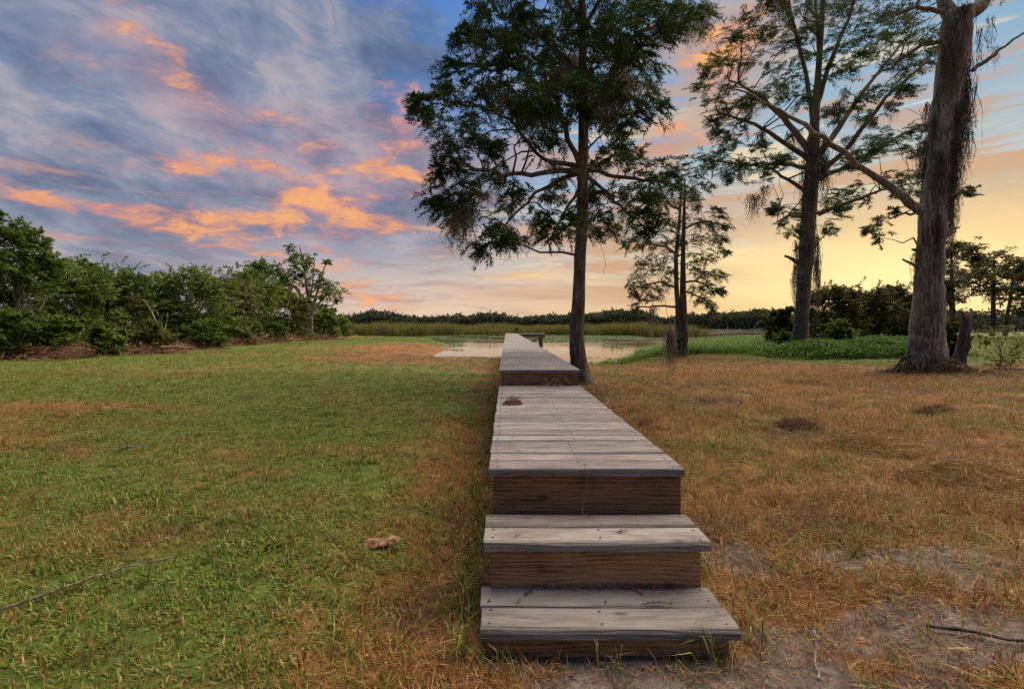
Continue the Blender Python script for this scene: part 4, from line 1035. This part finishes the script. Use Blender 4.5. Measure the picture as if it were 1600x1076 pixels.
s_limbs = [[(1062, 400, 4), (1040, 385, 3), (1010, 380, 2)], [(1066, 360, 4), (1095, 345, 3), (1125, 350, 2)], [(1060, 450, 4), (1030, 440, 3), (990, 450, 2)], [(1066, 440, 4), (1095, 440, 3), (1118, 460, 2)],
           [(1060, 478, 4), (1030, 478, 3), (995, 480, 2)], [(1068, 455, 3), (1100, 465, 2), (1115, 485, 1.5)], [(1064, 330, 4), (1040, 315, 3), (1020, 318, 2)], [(1067, 310, 3), (1085, 290, 2), (1100, 285, 1.5)]]
s_moss = [(1065, 290, 40, 0, 1.2), (1085, 300, 40, 1, 1.2), (1050, 300, 35, 2, 1.2), (1022, 480, 40, 0, 1.0), (1017, 485, 45, 1, 1.1), (1115, 485, 30, 2, 1.0), (1100, 430, 30, 2, 1.2), (1035, 410, 30, 0, 1.2)]
px_tree('cypress_tree', 'young twin-stemmed cypress tree with a narrow airy crown at the water edge', 'tree', 21.7,
    [(1062, 562, 14), (1061, 540, 11), (1061, 500, 9), (1057, 450, 7), (1056, 400, 6), (1062, 340, 4), (1065, 272, 2)],
    s_limbs, Zc(z6, 960, 240, 0.3344), M['cypress_olive'], M['bark_brown'], 2.0, dict(nt=22, nl=34, ll=0.12, lw=0.012, droop=0.45, flat=0.4, tw_r=0.007), s_moss,
    extra_trunks=[[(1069, 563, 13), (1069, 540, 11), (1069, 500, 10), (1067, 450, 9), (1067, 400, 7), (1069, 340, 5), (1070, 280, 2)]])

# ---- flat-topped trees across the right-hand field
def Zf(l): return Zc([(a, b, 38) for a, b in l], 1380, 340, 0.2788)
fl = dict(nt=19, nl=18, ll=0.34, lw=0.055, droop=0.1, flat=0.25, tw_r=0.02)
px_tree('cypress_tree', 'backlit mossy tree right behind the massive trunk with flat leafy layers', 'tree', 40.0, [(1488, 532, 9), (1488, 480, 7), (1487, 430, 5), (1486, 385, 2)], [],
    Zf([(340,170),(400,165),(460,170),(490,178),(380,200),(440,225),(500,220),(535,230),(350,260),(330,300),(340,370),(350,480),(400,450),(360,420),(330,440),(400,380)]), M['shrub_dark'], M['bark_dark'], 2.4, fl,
    [(1483, 440, 60, 3, 3.0), (1478, 450, 60, 1, 3.0), (1490, 420, 60, 0, 3.0), (1500, 425, 40, 1, 2.5), (1508, 440, 40, 0, 2.5), (1495, 400, 30, 2, 2.5), (1518, 405, 22, 2, 2.5)])
px_tree('field_tree', 'tallest rounded tree standing alone in the green field on the right', 'tree', 48.0, [(1550, 522, 8), (1552, 480, 6), (1553, 440, 4), (1553, 405, 2)], [],
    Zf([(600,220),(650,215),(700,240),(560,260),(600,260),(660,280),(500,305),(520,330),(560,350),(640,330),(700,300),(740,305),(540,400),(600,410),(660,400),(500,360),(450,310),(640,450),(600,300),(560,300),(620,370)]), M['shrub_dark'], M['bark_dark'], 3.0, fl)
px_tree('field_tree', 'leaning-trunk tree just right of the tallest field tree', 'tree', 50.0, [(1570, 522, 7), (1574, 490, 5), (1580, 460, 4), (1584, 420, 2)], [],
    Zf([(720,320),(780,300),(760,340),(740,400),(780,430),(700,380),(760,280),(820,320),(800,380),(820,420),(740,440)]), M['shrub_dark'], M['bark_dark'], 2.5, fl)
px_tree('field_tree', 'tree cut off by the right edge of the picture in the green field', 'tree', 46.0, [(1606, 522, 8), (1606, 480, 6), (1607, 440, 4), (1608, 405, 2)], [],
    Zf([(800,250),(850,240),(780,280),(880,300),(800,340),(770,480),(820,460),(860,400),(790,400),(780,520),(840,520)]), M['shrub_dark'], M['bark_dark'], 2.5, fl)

# ================================================================== SHRUBS AND THICKET
def shrub(name, label, px, top_py, hw_px, y, leaf, bark, n_cl=26, nt=10, nl=22, ll=0.12, lw=0.032, cat='shrub', stems=4, low=0.06, taper=0.55, droop=0.15, flat=0.7, sr=1.0):
    x = (px - CX) / F * y
    g = float(height(np.array([x]), np.array([y]))[0])
    H = CAMH + (CY - top_py) / F * y - g; Wd = hw_px / F * y
    base = np.array([x, y, g])
    root = thing(name, label, cat, base)
    ll *= 1.0; lw *= 1.05; nl = int(nl * 1.25); n_cl = int(n_cl * 1.45)
    u = rng.random(n_cl); hz = low + (0.93 - low) * u
    wprof = np.where(hz < 0.45, 0.75 + 0.55 * hz, (1 - ((hz - 0.45) / 0.62) ** 2 * taper * 1.25))
    a = rng.random(n_cl) * 2 * PI; q = rng.random(n_cl) ** 0.45
    C = np.c_[Wd * q * wprof * np.cos(a), Wd * 0.8 * q * wprof * np.sin(a), hz * H]
    ns = n_cl // 4                                           # wild shoots that break the outline
    C[1:ns, 2] = H * (0.78 + 0.30 * rng.random(ns - 1)) * (1 - 0.35 * np.abs(C[1:ns, 0]) / (Wd + 1e-6)); C[1:ns, :2] *= 1.08
    C[0] = (rng.normal(0, 0.1) * Wd, 0, H * 0.93)
    R = np.full(n_cl, max(0.16, 0.17 * min(H, 2 * Wd))) * rng.uniform(0.7, 1.3, n_cl)
    R[1:ns] *= 0.55
    O = unit(C * np.array([1, 1, 0.3]) + np.array([0, 0, 0.35 * H]))
    for k in range(stems):
        a = rng.random() * 2 * PI
        tgt = C[rng.integers(0, n_cl)] if k else C[0]
        mb = MB(); p0 = np.array([0.12 * Wd * math.cos(a), 0.12 * Wd * math.sin(a), -0.08])
        mb.tube(curve(p0, tgt, 0.03, 7, 0.05), np.linspace(0.018 + 0.008 * H, 0.008, 7) * sr, 6, 0, 0.04)
        part('stem', mb, bark, root)
    mb = MB()
    for c in C[::2]:
        mb.tube(curve((0, 0, c[2] * 0.35), c, 0.03, 5, 0.05), np.linspace(0.012 + 0.003 * H, 0.004, 5) * sr, 4, 1, tip=False)
    spray(mb, C, R, O, nt, nl, ll, lw, droop, flat, twigs=False, mat=0, bark=1)
    part('crown', mb, [leaf, bark], root)
    return root, base
D, Mi, Ol = M['shrub_deep'], M['shrub_mid'], M['shrub_olive']
BD, BP = M['bark_dark'], M['bark_pale']
shrub('bushy_tree', 'tall bushy tree at the left end of the hedge, highest of the thicket', 30, 356, 52, 18.0, D, BP, 46, 11, 26, 0.13, 0.034, 'tree', 3, 0.08, 0.75)
shrub('shrub', 'broad dark shrub growing behind the tall bushy tree', 90, 418, 88, 22.0, Mi, BD, 40, 11, 24, 0.15, 0.040)
shrub('sapling', 'slim sapling poking up above the hedge with a small leafy top', 128, 405, 16, 23.0, D, BP, 12, 9, 16, 0.14, 0.036, 'tree', 2, 0.4, 0.3)
shrub('shrub', 'yellow-green shrub between the sapling and the feathery bush', 140, 436, 69, 24.0, Ol, BD, 34, 11, 22, 0.15, 0.042)
shrub('shrub', 'feathery bush with several leafy spires in the middle of the hedge', 185, 424, 58, 25.0, D, BD, 34, 11, 22, 0.15, 0.038)
shrub('shrub', 'low dark shrub filling the dip where the hedge is lowest', 232, 458, 55, 27.0, D, BD, 30, 11, 22, 0.16, 0.042)
shrub('shrub', 'round full bush just right of the dip in the hedge', 297, 424, 65, 28.0, Mi, BP, 44, 11, 24, 0.16, 0.042)
shrub('shrub', 'olive shrub with reddish tips right of the round full bush', 345, 440, 50, 32.0, Ol, BD, 32, 11, 22, 0.17, 0.046)
shrub('shrub', 'dense green shrub under the bare-topped tree', 390, 434, 55, 36.0, Mi, BD, 36, 11, 22, 0.19, 0.050)
shrub('bushy_tree', 'dark tree left of the bare-topped tree, rising above the hedge', 414, 412, 36, 43.0, D, BD, 26, 10, 20, 0.23, 0.062, 'tree', 3, 0.45, 0.5)
shrub('shrub', 'bright olive shrub at the foot of the bare-topped tree', 446, 462, 42, 40.0, Ol, BD, 26, 11, 20, 0.21, 0.056)
shrub('shrub', 'small green shrub at the right end of the hedge', 516, 486, 28, 47.0, Mi, BD, 20, 10, 18, 0.22, 0.060)
shrub('shrub', 'leafy bush right behind the bare-topped tree trunk', 490, 478, 30, 50.0, D, BD, 22, 10, 18, 0.24, 0.064)
for px, tp, hw, y, lf, lb in ((22, 492, 40, 16.6, D, 'low leafy bush at the foot of the tall bushy tree'), (92, 500, 26, 17.2, Mi, 'slender leafy bush in front of the dark shrub'),
                              (160, 506, 30, 18.6, Mi, 'bright young bush at the front of the hedge below the feathery bush'), (236, 506, 26, 20.5, Ol, 'bright rounded bush standing in front of the dip in the hedge'),
                              (322, 502, 30, 25.0, D, 'low dark bush under the round full bush'), (385, 505, 24, 30.0, Mi, 'low green bush in front of the dense green shrub'), (428, 508, 20, 35.0, D, 'small low bush by the pale stump roots')):
    shrub('low_bush', lb, px, tp, hw, y, lf, BD, 20, 10, 20, 0.12, 0.032, 'bush', 3)
# the thin tree with a pale trunk and half bare top
bt = [(487, 532, 7), (486, 505, 6), (482, 470, 5), (478, 440, 4), (474, 410, 3), (468, 384, 1.5)]
px_tree('bare_topped_tree', 'half-bare tree with a pale trunk near the right end of the hedge', 'tree', 44.0, bt,
    [[(486, 500, 5), (492, 470, 4), (502, 435, 3), (510, 405, 1.5)], [(482, 475, 4), (462, 450, 3), (440, 425, 1.5)], [(488, 490, 4), (505, 465, 3), (525, 450, 1.5)], [(484, 470, 3), (490, 430, 2.4), (492, 400, 1.2)], [(480, 450, 3), (460, 430, 2), (452, 415, 1.2)]],
    Zc([(1220,230,22),(1235,260,24),(1280,270,22),(1210,300,24),(1240,310,24),(1290,300,18),(1190,350,24),(1230,350,24),(1360,290,14),(1150,310,14),(1330,360,16),(1270,370,24),(1240,390,24),(1390,390,28),(1410,410,24),(1380,430,28),(1340,440,24),(1400,440,22),(1350,400,22),(1200,400,22),(1290,420,22),(1180,380,22),(1260,290,20),(1255,340,22),(1310,330,16),(1225,280,20),(1310,390,20),(1215,330,20),(1360,420,22),(1370,390,20)], 0, 300, 0.375), D, BP, 3.0,
    dict(nt=12, nl=14, ll=0.25, lw=0.066, droop=0.2, tw_r=0.016), sides=8)
# ferns, vines and saplings tangled along the foot of the hedge
mb = MB(); nq = 22000
vy = 16.5 + 40 * rng.random(nq) ** 1.2
n_ = fbm(vy * 0.5, np.full(nq, 3.0), 71, 3)
vx = -16.6 - 0.035 * (vy - 16.5) - rng.random(nq) * 2.6 + (n_ - 0.5) * 1.2
vh = (0.5 + 2.2 * fbm(vx * 0.9 + 60, vy * 0.9, 72, 3)) * sstep(-16.2, -18.2, vx + 0.035 * (vy - 16.5))
p = np.c_[vx, vy, height(vx, vy) + 0.1 + vh * rng.random(nq) ** 0.7]
d = unit(rng.normal(0, 1, (nq, 3)) + np.array([0.2, -0.2, 0.1])) * rng.uniform(0.09, 0.18, nq)[:, None]
mb.leaves(p, d, unit(np.cross(d, rng.normal(0, 0.7, (nq, 3)) + np.array([0, 0, 1.0]))) * 0.036)
for k in range(60):
    y_ = 17 + 36 * rng.random(); x_ = -16.9 - 0.035 * (y_ - 16.5) - rng.random() * 0.8
    b_ = np.array([x_, y_, 0.0]); mb.tube(curve(b_, b_ + np.array([rng.normal(0, 0.6), rng.normal(0, 0.4), rng.uniform(0.8, 2.4)]), 0.03, 5, 0.05), np.linspace(0.022, 0.006, 5), 4, 1, tip=False)
tag(link('undergrowth', mb.mesh('undergrowth', [M['shrub_mid'], M['bark_pale']])), 'tangled green undergrowth with bare stems along the foot of the left hedge', 'undergrowth', kind='stuff')
# a dead grey branch sticking out of the thicket
mb = MB(); b0 = at(266, 546, 21.5); b0[2] = 0.0
mb.tube(curve((0, 0, 0), at(224, 468, 21.5) - b0, 0.06, 8, 0.02), np.linspace(0.055, 0.012, 8), 6, 0, 0.05)
mb.tube(curve(at(258, 512, 21.5) - b0, at(262, 488, 21.3) - b0, 0.03, 4), np.linspace(0.03, 0.01, 4), 5)
tag(link('dead_branch', mb.mesh('dead_branch', M['bark_pale']), None, b0), 'bare grey dead branch slanting up out of the left hedge', 'branch')

# ---- right-hand bushes
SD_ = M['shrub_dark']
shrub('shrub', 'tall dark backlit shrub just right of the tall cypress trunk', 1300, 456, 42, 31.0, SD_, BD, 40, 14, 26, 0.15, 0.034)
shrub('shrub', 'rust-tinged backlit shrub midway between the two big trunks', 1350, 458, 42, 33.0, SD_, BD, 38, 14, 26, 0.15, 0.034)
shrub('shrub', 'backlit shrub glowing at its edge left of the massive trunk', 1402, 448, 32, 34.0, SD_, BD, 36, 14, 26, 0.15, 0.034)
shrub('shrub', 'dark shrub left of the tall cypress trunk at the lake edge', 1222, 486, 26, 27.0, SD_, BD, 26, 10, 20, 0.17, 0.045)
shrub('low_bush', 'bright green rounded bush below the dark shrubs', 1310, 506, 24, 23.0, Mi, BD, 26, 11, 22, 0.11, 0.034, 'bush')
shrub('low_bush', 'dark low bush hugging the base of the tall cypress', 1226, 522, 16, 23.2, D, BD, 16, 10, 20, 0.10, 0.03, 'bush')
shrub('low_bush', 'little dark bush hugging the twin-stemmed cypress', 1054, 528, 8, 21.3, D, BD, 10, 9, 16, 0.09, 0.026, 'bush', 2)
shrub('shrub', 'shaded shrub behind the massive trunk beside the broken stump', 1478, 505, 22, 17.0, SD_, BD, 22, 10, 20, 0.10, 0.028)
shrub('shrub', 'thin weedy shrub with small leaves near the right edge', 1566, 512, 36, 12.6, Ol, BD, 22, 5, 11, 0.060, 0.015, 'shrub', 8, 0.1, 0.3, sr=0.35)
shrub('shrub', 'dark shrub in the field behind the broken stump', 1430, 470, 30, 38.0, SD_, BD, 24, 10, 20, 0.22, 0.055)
# ---- the low wall of vines on the right bank
mb = MB(); nq = 26000
vx = rng.uniform(10.0, 17.5, nq); vy = 17.2 + rng.random(nq) * 5.0 + (vx - 10) * 0.12
tt = (vy - 17.2 - (vx - 10) * 0.12) / 5.0
vh = 0.62 * np.sin(np.clip(tt * 1.15 + 0.06, 0, 1) * PI) ** 0.6 * (0.55 + 0.9 * fbm(vx * 0.9, vy * 0.9, 33, 3)) * sstep(10.0, 11.0, vx + rng.normal(0, 0.2, nq)) * (1 - sstep(15.8, 17.5, vx))
p = np.c_[vx, vy, height(vx, vy) + vh * rng.random(nq) ** 0.35]
d = unit(np.c_[rng.normal(0, 1, (nq, 2)), rng.normal(0.2, 0.5, nq)]) * rng.uniform(0.07, 0.14, nq)[:, None]
mb.leaves(p, d, unit(np.cross(d, rng.normal(0, 0.5, (nq, 3)) + np.array([0, 0, 1.0]))) * 0.038)
tag(link('vine_cover', mb.mesh('vine_cover', M['vine'])), 'bright green leafy vines covering the bank between the two big trunks', 'vines', kind='stuff')
# ---- far woods round the lake
def woods(name, label, pts, top, depth, leaf_n, size, mat):
    mb = MB(); P = []
    for (xa, ya), (xb, yb) in zip(pts[:-1], pts[1:]):
        L = math.hypot(xb - xa, yb - ya); k = int(leaf_n * L)
        t = rng.random(k); dd = rng.random(k) * depth
        nx_, ny_ = -(yb - ya) / L, (xb - xa) / L
        if ny_ < 0: nx_, ny_ = -nx_, -ny_
        X = xa + (xb - xa) * t + nx_ * dd; Y = ya + (yb - ya) * t + ny_ * dd
        s = t * L + xa * 0.7
        crown = 0.50 + 0.42 * fbm(s / 9.0, dd / 12.0 + 3, 17, 3) + 0.34 * fbm(s / 3.1, dd / 6.0 + 9, 27, 2) + 0.8 * (fbm(s / 38.0, np.zeros(k) + 2, 19, 2) - 0.5)
        crown = crown * (0.86 + 0.24 * dd / depth)
        Z = -0.4 + top * crown * (1 - rng.random(k) ** 1.25)
        P.append(np.c_[X, Y, Z])
    P = np.concatenate(P); k = len(P)
    d = unit(rng.normal(0, 1, (k, 3)) * np.array([1, 1, 0.7])) * (size * rng.uniform(0.6, 1.4, k))[:, None]
    mb.leaves(P, d, unit(np.cross(d, rng.normal(0, 1, (k, 3)))) * size * 0.36)
    return tag(link(name, mb.mesh(name, mat)), label, 'woods', kind='stuff')
woods('far_woods', 'dark line of woods along the far shore of the lake', [(-620, 420), (-300, 452), (0, 462), (260, 462), (620, 440)], 15.5, 30, 90, 2.6, M['far_leaf'])
woods('field_woods', 'dark belt of woods at the end of the green field on the right', [(90, 150), (150, 165), (260, 150)], 6.5, 14, 60, 1.1, M['far_leaf'])
woods('marsh_scrub', 'low green scrub at the back of the reeds', [(-140, 150), (-40, 172), (40, 168)], 2.6, 14, 70, 0.8, M['shrub_olive'])

# ================================================================== BRUSH, STUMP, STICKS
def gh(x, y): return float(height(np.array([x]), np.array([y]))[0])
def brush(label, x0, y0, L, W_, H, n_logs, n_tw, ang):
    root = thing('brush_pile', label, 'brush pile', (x0, y0, gh(x0, y0)), 'piles of cleared brush along the left hedge', ang)
    for k in range(n_logs):
        c = np.array([rng.uniform(-L / 2, L / 2), rng.uniform(-W_ / 2, W_ / 2), rng.uniform(0.05, H * 0.7)]); a = rng.normal(0, 0.5); l = rng.uniform(0.8, 2.2)
        dv = np.array([math.cos(a), math.sin(a), rng.normal(0, 0.16)]) * l / 2
        mb = MB(); mb.tube(curve(c - dv, c + dv, 0.02, 6, 0.03), np.linspace(rng.uniform(0.03, 0.075), 0.02, 6), 7, 0, 0.05)
        part('branch', mb, M['stick'] if k % 3 else M['log_wood'], root)
    mb = MB()
    c = np.c_[rng.uniform(-L / 2, L / 2, n_tw), rng.normal(0, W_ * 0.3, n_tw), np.zeros(n_tw)]
    c[:, 2] = np.maximum(0.02, H * rng.random(n_tw) * np.exp(-(c[:, 1] / (W_ * 0.45)) ** 2) * (0.5 + fbm(c[:, 0] * 0.8 + 50, c[:, 1] + 9, 8, 2)))
    d = unit(rng.normal(0, 1, (n_tw, 3)) * np.array([1, 0.8, 0.32])) * rng.uniform(0.15, 0.6, n_tw)[:, None]
    mb.leaves(c - d / 2, d, unit(np.cross(d, rng.normal(0, 1, (n_tw, 3)))) * 0.012)
    tag(part('twigs', mb, M['dead_leaf'], root), kind='stuff')
brush('wide heap of brown cut brush at the left edge below the tall bushy tree', -16.6, 16.6, 4.6, 1.8, 0.55, 10, 2600, 0.15)
brush('long low heap of cut branches in front of the feathery bush', -15.2, 18.9, 5.0, 1.6, 0.42, 10, 2400, 0.9)
brush('straggling heap of brush below the dip in the hedge', -15.6, 23.0, 5.0, 1.6, 0.45, 8, 2200, 1.35)
brush('reddish heap of roots and brush under the round full bush', -15.9, 28.0, 5.0, 1.8, 0.65, 8, 2200, 1.45)
brush('heap of pale roots in front of the dense green shrub', -16.2, 34.0, 6.0, 1.8, 0.75, 8, 2000, 1.5)
brush('last low heap of brush by the bare-topped tree', -16.5, 42.0, 8.0, 2.0, 0.6, 7, 1800, 1.5)

# broken stump leaning beside the massive trunk
sx, sy = 11.75, 12.95; sz = gh(sx, sy)
st_ = thing('broken_stump', 'dark broken stump with a jagged top beside the massive trunk', 'stump', (sx, sy, sz))
mb = MB(); mb.tube([(-0.12, 0, -0.1), (0.0, 0, 0.25), (0.14, 0.02, 0.6), (0.13, 0, 0.95), (0.20, 0.02, 1.25), (0.30, 0, 1.48)], [0.22, 0.15, 0.13, 0.10, 0.11, 0.03], 12, 0, 0.16, 0.12); part('trunk', mb, M['bark_dark'], st_)
for a, b, r in (((0.16, 0, 1.1), (0.05, -0.03, 1.5), 0.05), ((0.24, 0, 1.3), (0.42, 0, 1.42), 0.04), ((0.14, 0, 0.62), (0.40, 0, 0.86), 0.06), ((0.05, -0.1, 0.1), (-0.5, -0.35, 0.0), 0.07)):
    mb = MB(); mb.tube(curve(a, b, 0.05, 5, 0.05), np.linspace(r, r * 0.35, 5), 7, 0, 0.1); part('splinter', mb, M['bark_dark'], st_)
def stick(label, pts, r, mat, name='stick', cat='stick'):
    pts = [np.array([x, y, gh(x, y) + z]) for x, y, z in pts]
    a = np.array(pts); k = len(a); tt = np.linspace(0, k - 1, (k - 1) * 3 + 1)
    P_ = np.stack([np.interp(tt, range(k), a[:, c]) for c in range(3)], 1); P_[1:-1, :2] += rng.normal(0, 0.008, (len(P_) - 2, 2))
    mb = MB(); mb.tube(P_ - a[0], np.linspace(r, r * 0.5, len(P_)), 7, 0, 0.08)
    return tag(link(name, mb.mesh(name, mat), None, a[0]), label, cat)
stick('long thin crooked stick lying in the grass at the lower left', [(-1.93, 1.88, 0.02), (-1.78, 2.05, 0.035), (-1.68, 2.18, 0.03), (-1.54, 2.30, 0.025)], 0.006, M['stick'])
stick('short grey twig lying on the lawn at the left', [(-3.36, 4.28, 0.02), (-3.25, 4.38, 0.05), (-3.18, 4.47, 0.06)], 0.010, M['stick'])
stick('forked twig on the bare spot left of the lower deck', [(-0.62, 4.05, 0.03), (-0.55, 4.12, 0.04), (-0.46, 4.06, 0.02)], 0.009, M['stick'])
stick('pale bent twig standing in the sandy patch on the right', [(1.52, 2.60, 0.0), (1.50, 2.66, 0.05), (1.48, 2.75, 0.09)], 0.004, M['stick'])
stick('whitish root loop in the soil at the lower right', [(1.04, 1.66, 0.01), (1.07, 1.73, 0.03), (1.12, 1.79, 0.05), (1.13, 1.83, 0.06)], 0.004, M['bark_pale'])
stick('dark strip of bark lying at the lower right corner', [(1.56, 1.86, 0.015), (1.68, 1.78, 0.02), (1.84, 1.66, 0.015)], 0.008, M['bark_dark'])
stick('grey stick lying level near the thin weedy shrub', [(12.05, 12.3, 0.04), (12.6, 12.25, 0.06), (13.2, 12.3, 0.05)], 0.035, M['stick'], 'fallen_branch', 'branch')
stick('slanting twig on the brown grass before the massive trunk', [(10.6, 11.2, 0.03), (10.85, 11.4, 0.06), (11.0, 11.6, 0.05)], 0.025, M['stick'])
stick('thin dark twig crossing the dry grass beyond the sandy patch', [(1.35, 2.28, 0.02), (1.5, 2.32, 0.03), (1.66, 2.36, 0.025)], 0.004, M['bark_dark'])
# chunk of split wood on the lawn: a torn slab with splinters at both ends
mb = MB()
xs = np.array([-0.092, -0.06, -0.02, 0.03, 0.07, 0.09])
V = []
for q, x in enumerate(xs):
    e = 0.35 if q in (0, 5) else 1.0
    for yy, zz in ((-0.026, 0.0), (0.024, 0.0), (0.030, 0.018), (0.010, 0.036), (-0.014, 0.030), (-0.030, 0.012)):
        V.append((x + rng.normal(0, 0.006), yy * e + rng.normal(0, 0.004), 0.016 + (zz - 0.016) * e + rng.normal(0, 0.003) + 0.05 * x))
mb.add(V, [(q * 6 + i, q * 6 + (i + 1) % 6, q * 6 + 6 + (i + 1) % 6, q * 6 + 6 + i) for q in range(5) for i in range(6)])
mb.f.append((np.array([[5, 4, 3, 2, 1, 0]]), 0, False)); mb.f.append((np.array([[30 + i for i in range(6)]]), 0, False))
for k in range(7):
    sx_ = rng.choice([-1, 1]); y0_, z0_ = rng.normal(0, 0.014), 0.012 + 0.016 * rng.random()
    mb.tube([(sx_ * 0.06, y0_, z0_), (sx_ * (0.105 + 0.02 * rng.random()), y0_ + rng.normal(0, 0.006), z0_ + rng.normal(0.002, 0.005))], [0.005, 0.0012], 4)
o = tag(link('wood_chunk', mb.mesh('wood_chunk', M['log_wood']), None, (-0.63, 2.50, gh(-0.63, 2.50) + 0.012)), 'splintered orange-brown chunk of wood lying on the lawn left of the steps', 'wood'); o.rotation_euler = (0, -0.06, 0.1)
# heaps of raked straw on the right
def straw(label, x, y, r, h, n=1500, mat=None, ll=0.16):
    mb = MB()
    a = rng.random(n) * 2 * PI; q = np.sqrt(rng.random(n))
    p = np.c_[r * q * np.cos(a), r * 0.6 * q * np.sin(a), h * (1 - q ** 2) * rng.random(n) ** 0.5 + 0.005]
    d = rng.normal(0, 1, (n, 3)); d[:, 2] *= 0.22; d = unit(d) * (ll * (0.5 + rng.random(n)))[:, None]
    mb.leaves(p - d * 0.5, d, unit(np.cross(d, rng.normal(0, 1, (n, 3)))) * 0.0022)
    tag(link('straw_heap', mb.mesh('straw_heap', mat or M['straw']), None, (x, y, gh(x, y))), label, 'straw heap', 'heaps of cut grass on the right')
straw('dark round heap of cut grass right of the lower deck', 3.12, 5.35, 0.24, 0.10, 1300, M['dead_leaf'])
straw('long heap of dry straw at the right edge, nearest the viewer', 3.35, 3.55, 0.55, 0.16, 2400)
straw('loose straw heap behind the longest one at the right', 3.25, 4.5, 0.5, 0.13, 2000)
straw('small dark heap of cut grass out towards the massive trunk', 5.35, 6.2, 0.28, 0.11, 1200, M['dead_leaf'])
straw('flat brown heap of cut grass left of the massive trunk', 5.6, 9.4, 0.5, 0.12, 1300, M['dead_leaf'])
# a tuft of coarse dark grass left standing on the lawn
mb = MB(); blades(mb, 130, 0.17, 0.004, 0.7, 0.17, 0.7)
tag(link('grass_tuft', mb.mesh('grass_tuft', M['tall_grass']), None, (-3.55, 11.4, gh(-3.55, 11.4))), 'dark green tuft of coarse grass left standing on the lawn', 'grass tuft')

# tangle of dead vines and litter round the foot of the massive trunk
mb = MB(); nq = 2400
a = rng.uniform(-PI * 1.05, PI * 0.05, nq); q = 0.40 + np.abs(rng.normal(0, 0.42, nq))
p = np.c_[10.2 + q * np.cos(a), 12.2 + q * np.sin(a), 0.02 + np.maximum(0, 0.40 - (q - 0.42) * 0.9) * (0.3 + 1.2 * fbm(a * 2 + 20, q * 3, 66, 2)) * rng.random(nq)]
p[:, 2] += height(p[:, 0], p[:, 1])
d = unit(rng.normal(0, 1, (nq, 3)) * np.array([1, 1, 0.6])) * rng.uniform(0.08, 0.34, nq)[:, None]
mb.leaves(p - d / 2, d, unit(np.cross(d, rng.normal(0, 1, (nq, 3)))) * 0.009)
tag(link('root_litter', mb.mesh('root_litter', M['thatch'])), 'dark tangle of dead vines and litter around the foot of the massive trunk', 'litter', kind='stuff')

# dead leaves and crumbs lying about on the soil and straw
mb = MB(); nq = 16000
p = np.c_[rng.uniform(-1.2, 3.6, nq), 1.35 + 4.2 * rng.random(nq) ** 1.8]
d_, b_, a1, a2, sd = masks(p[:, 0], p[:, 1])
k = (rng.random(nq) < 0.10 + 0.9 * b_) & ~((p[:, 0] > -0.1) & (p[:, 0] < 0.84) & (p[:, 1] > 1.74)); p = p[k]; nq = len(p)
p = np.c_[p, height(p[:, 0], p[:, 1]) + 0.008 + 0.012 * rng.random(nq)]
d = unit(rng.normal(0, 1, (nq, 3)) * np.array([1, 1, 0.25])) * (0.010 + 0.030 * rng.random(nq) ** 2)[:, None]
mb.leaves(p, d, unit(np.cross(d, rng.normal(0, 0.4, (nq, 3)) + np.array([0, 0, 1.0]))) * (0.0022 + 0.0035 * rng.random(nq))[:, None])
tag(link('leaf_litter', mb.mesh('leaf_litter', [M['dead_leaf']])), 'dead leaf bits and bark crumbs strewn on the soil round the steps', 'leaf litter', kind='stuff')
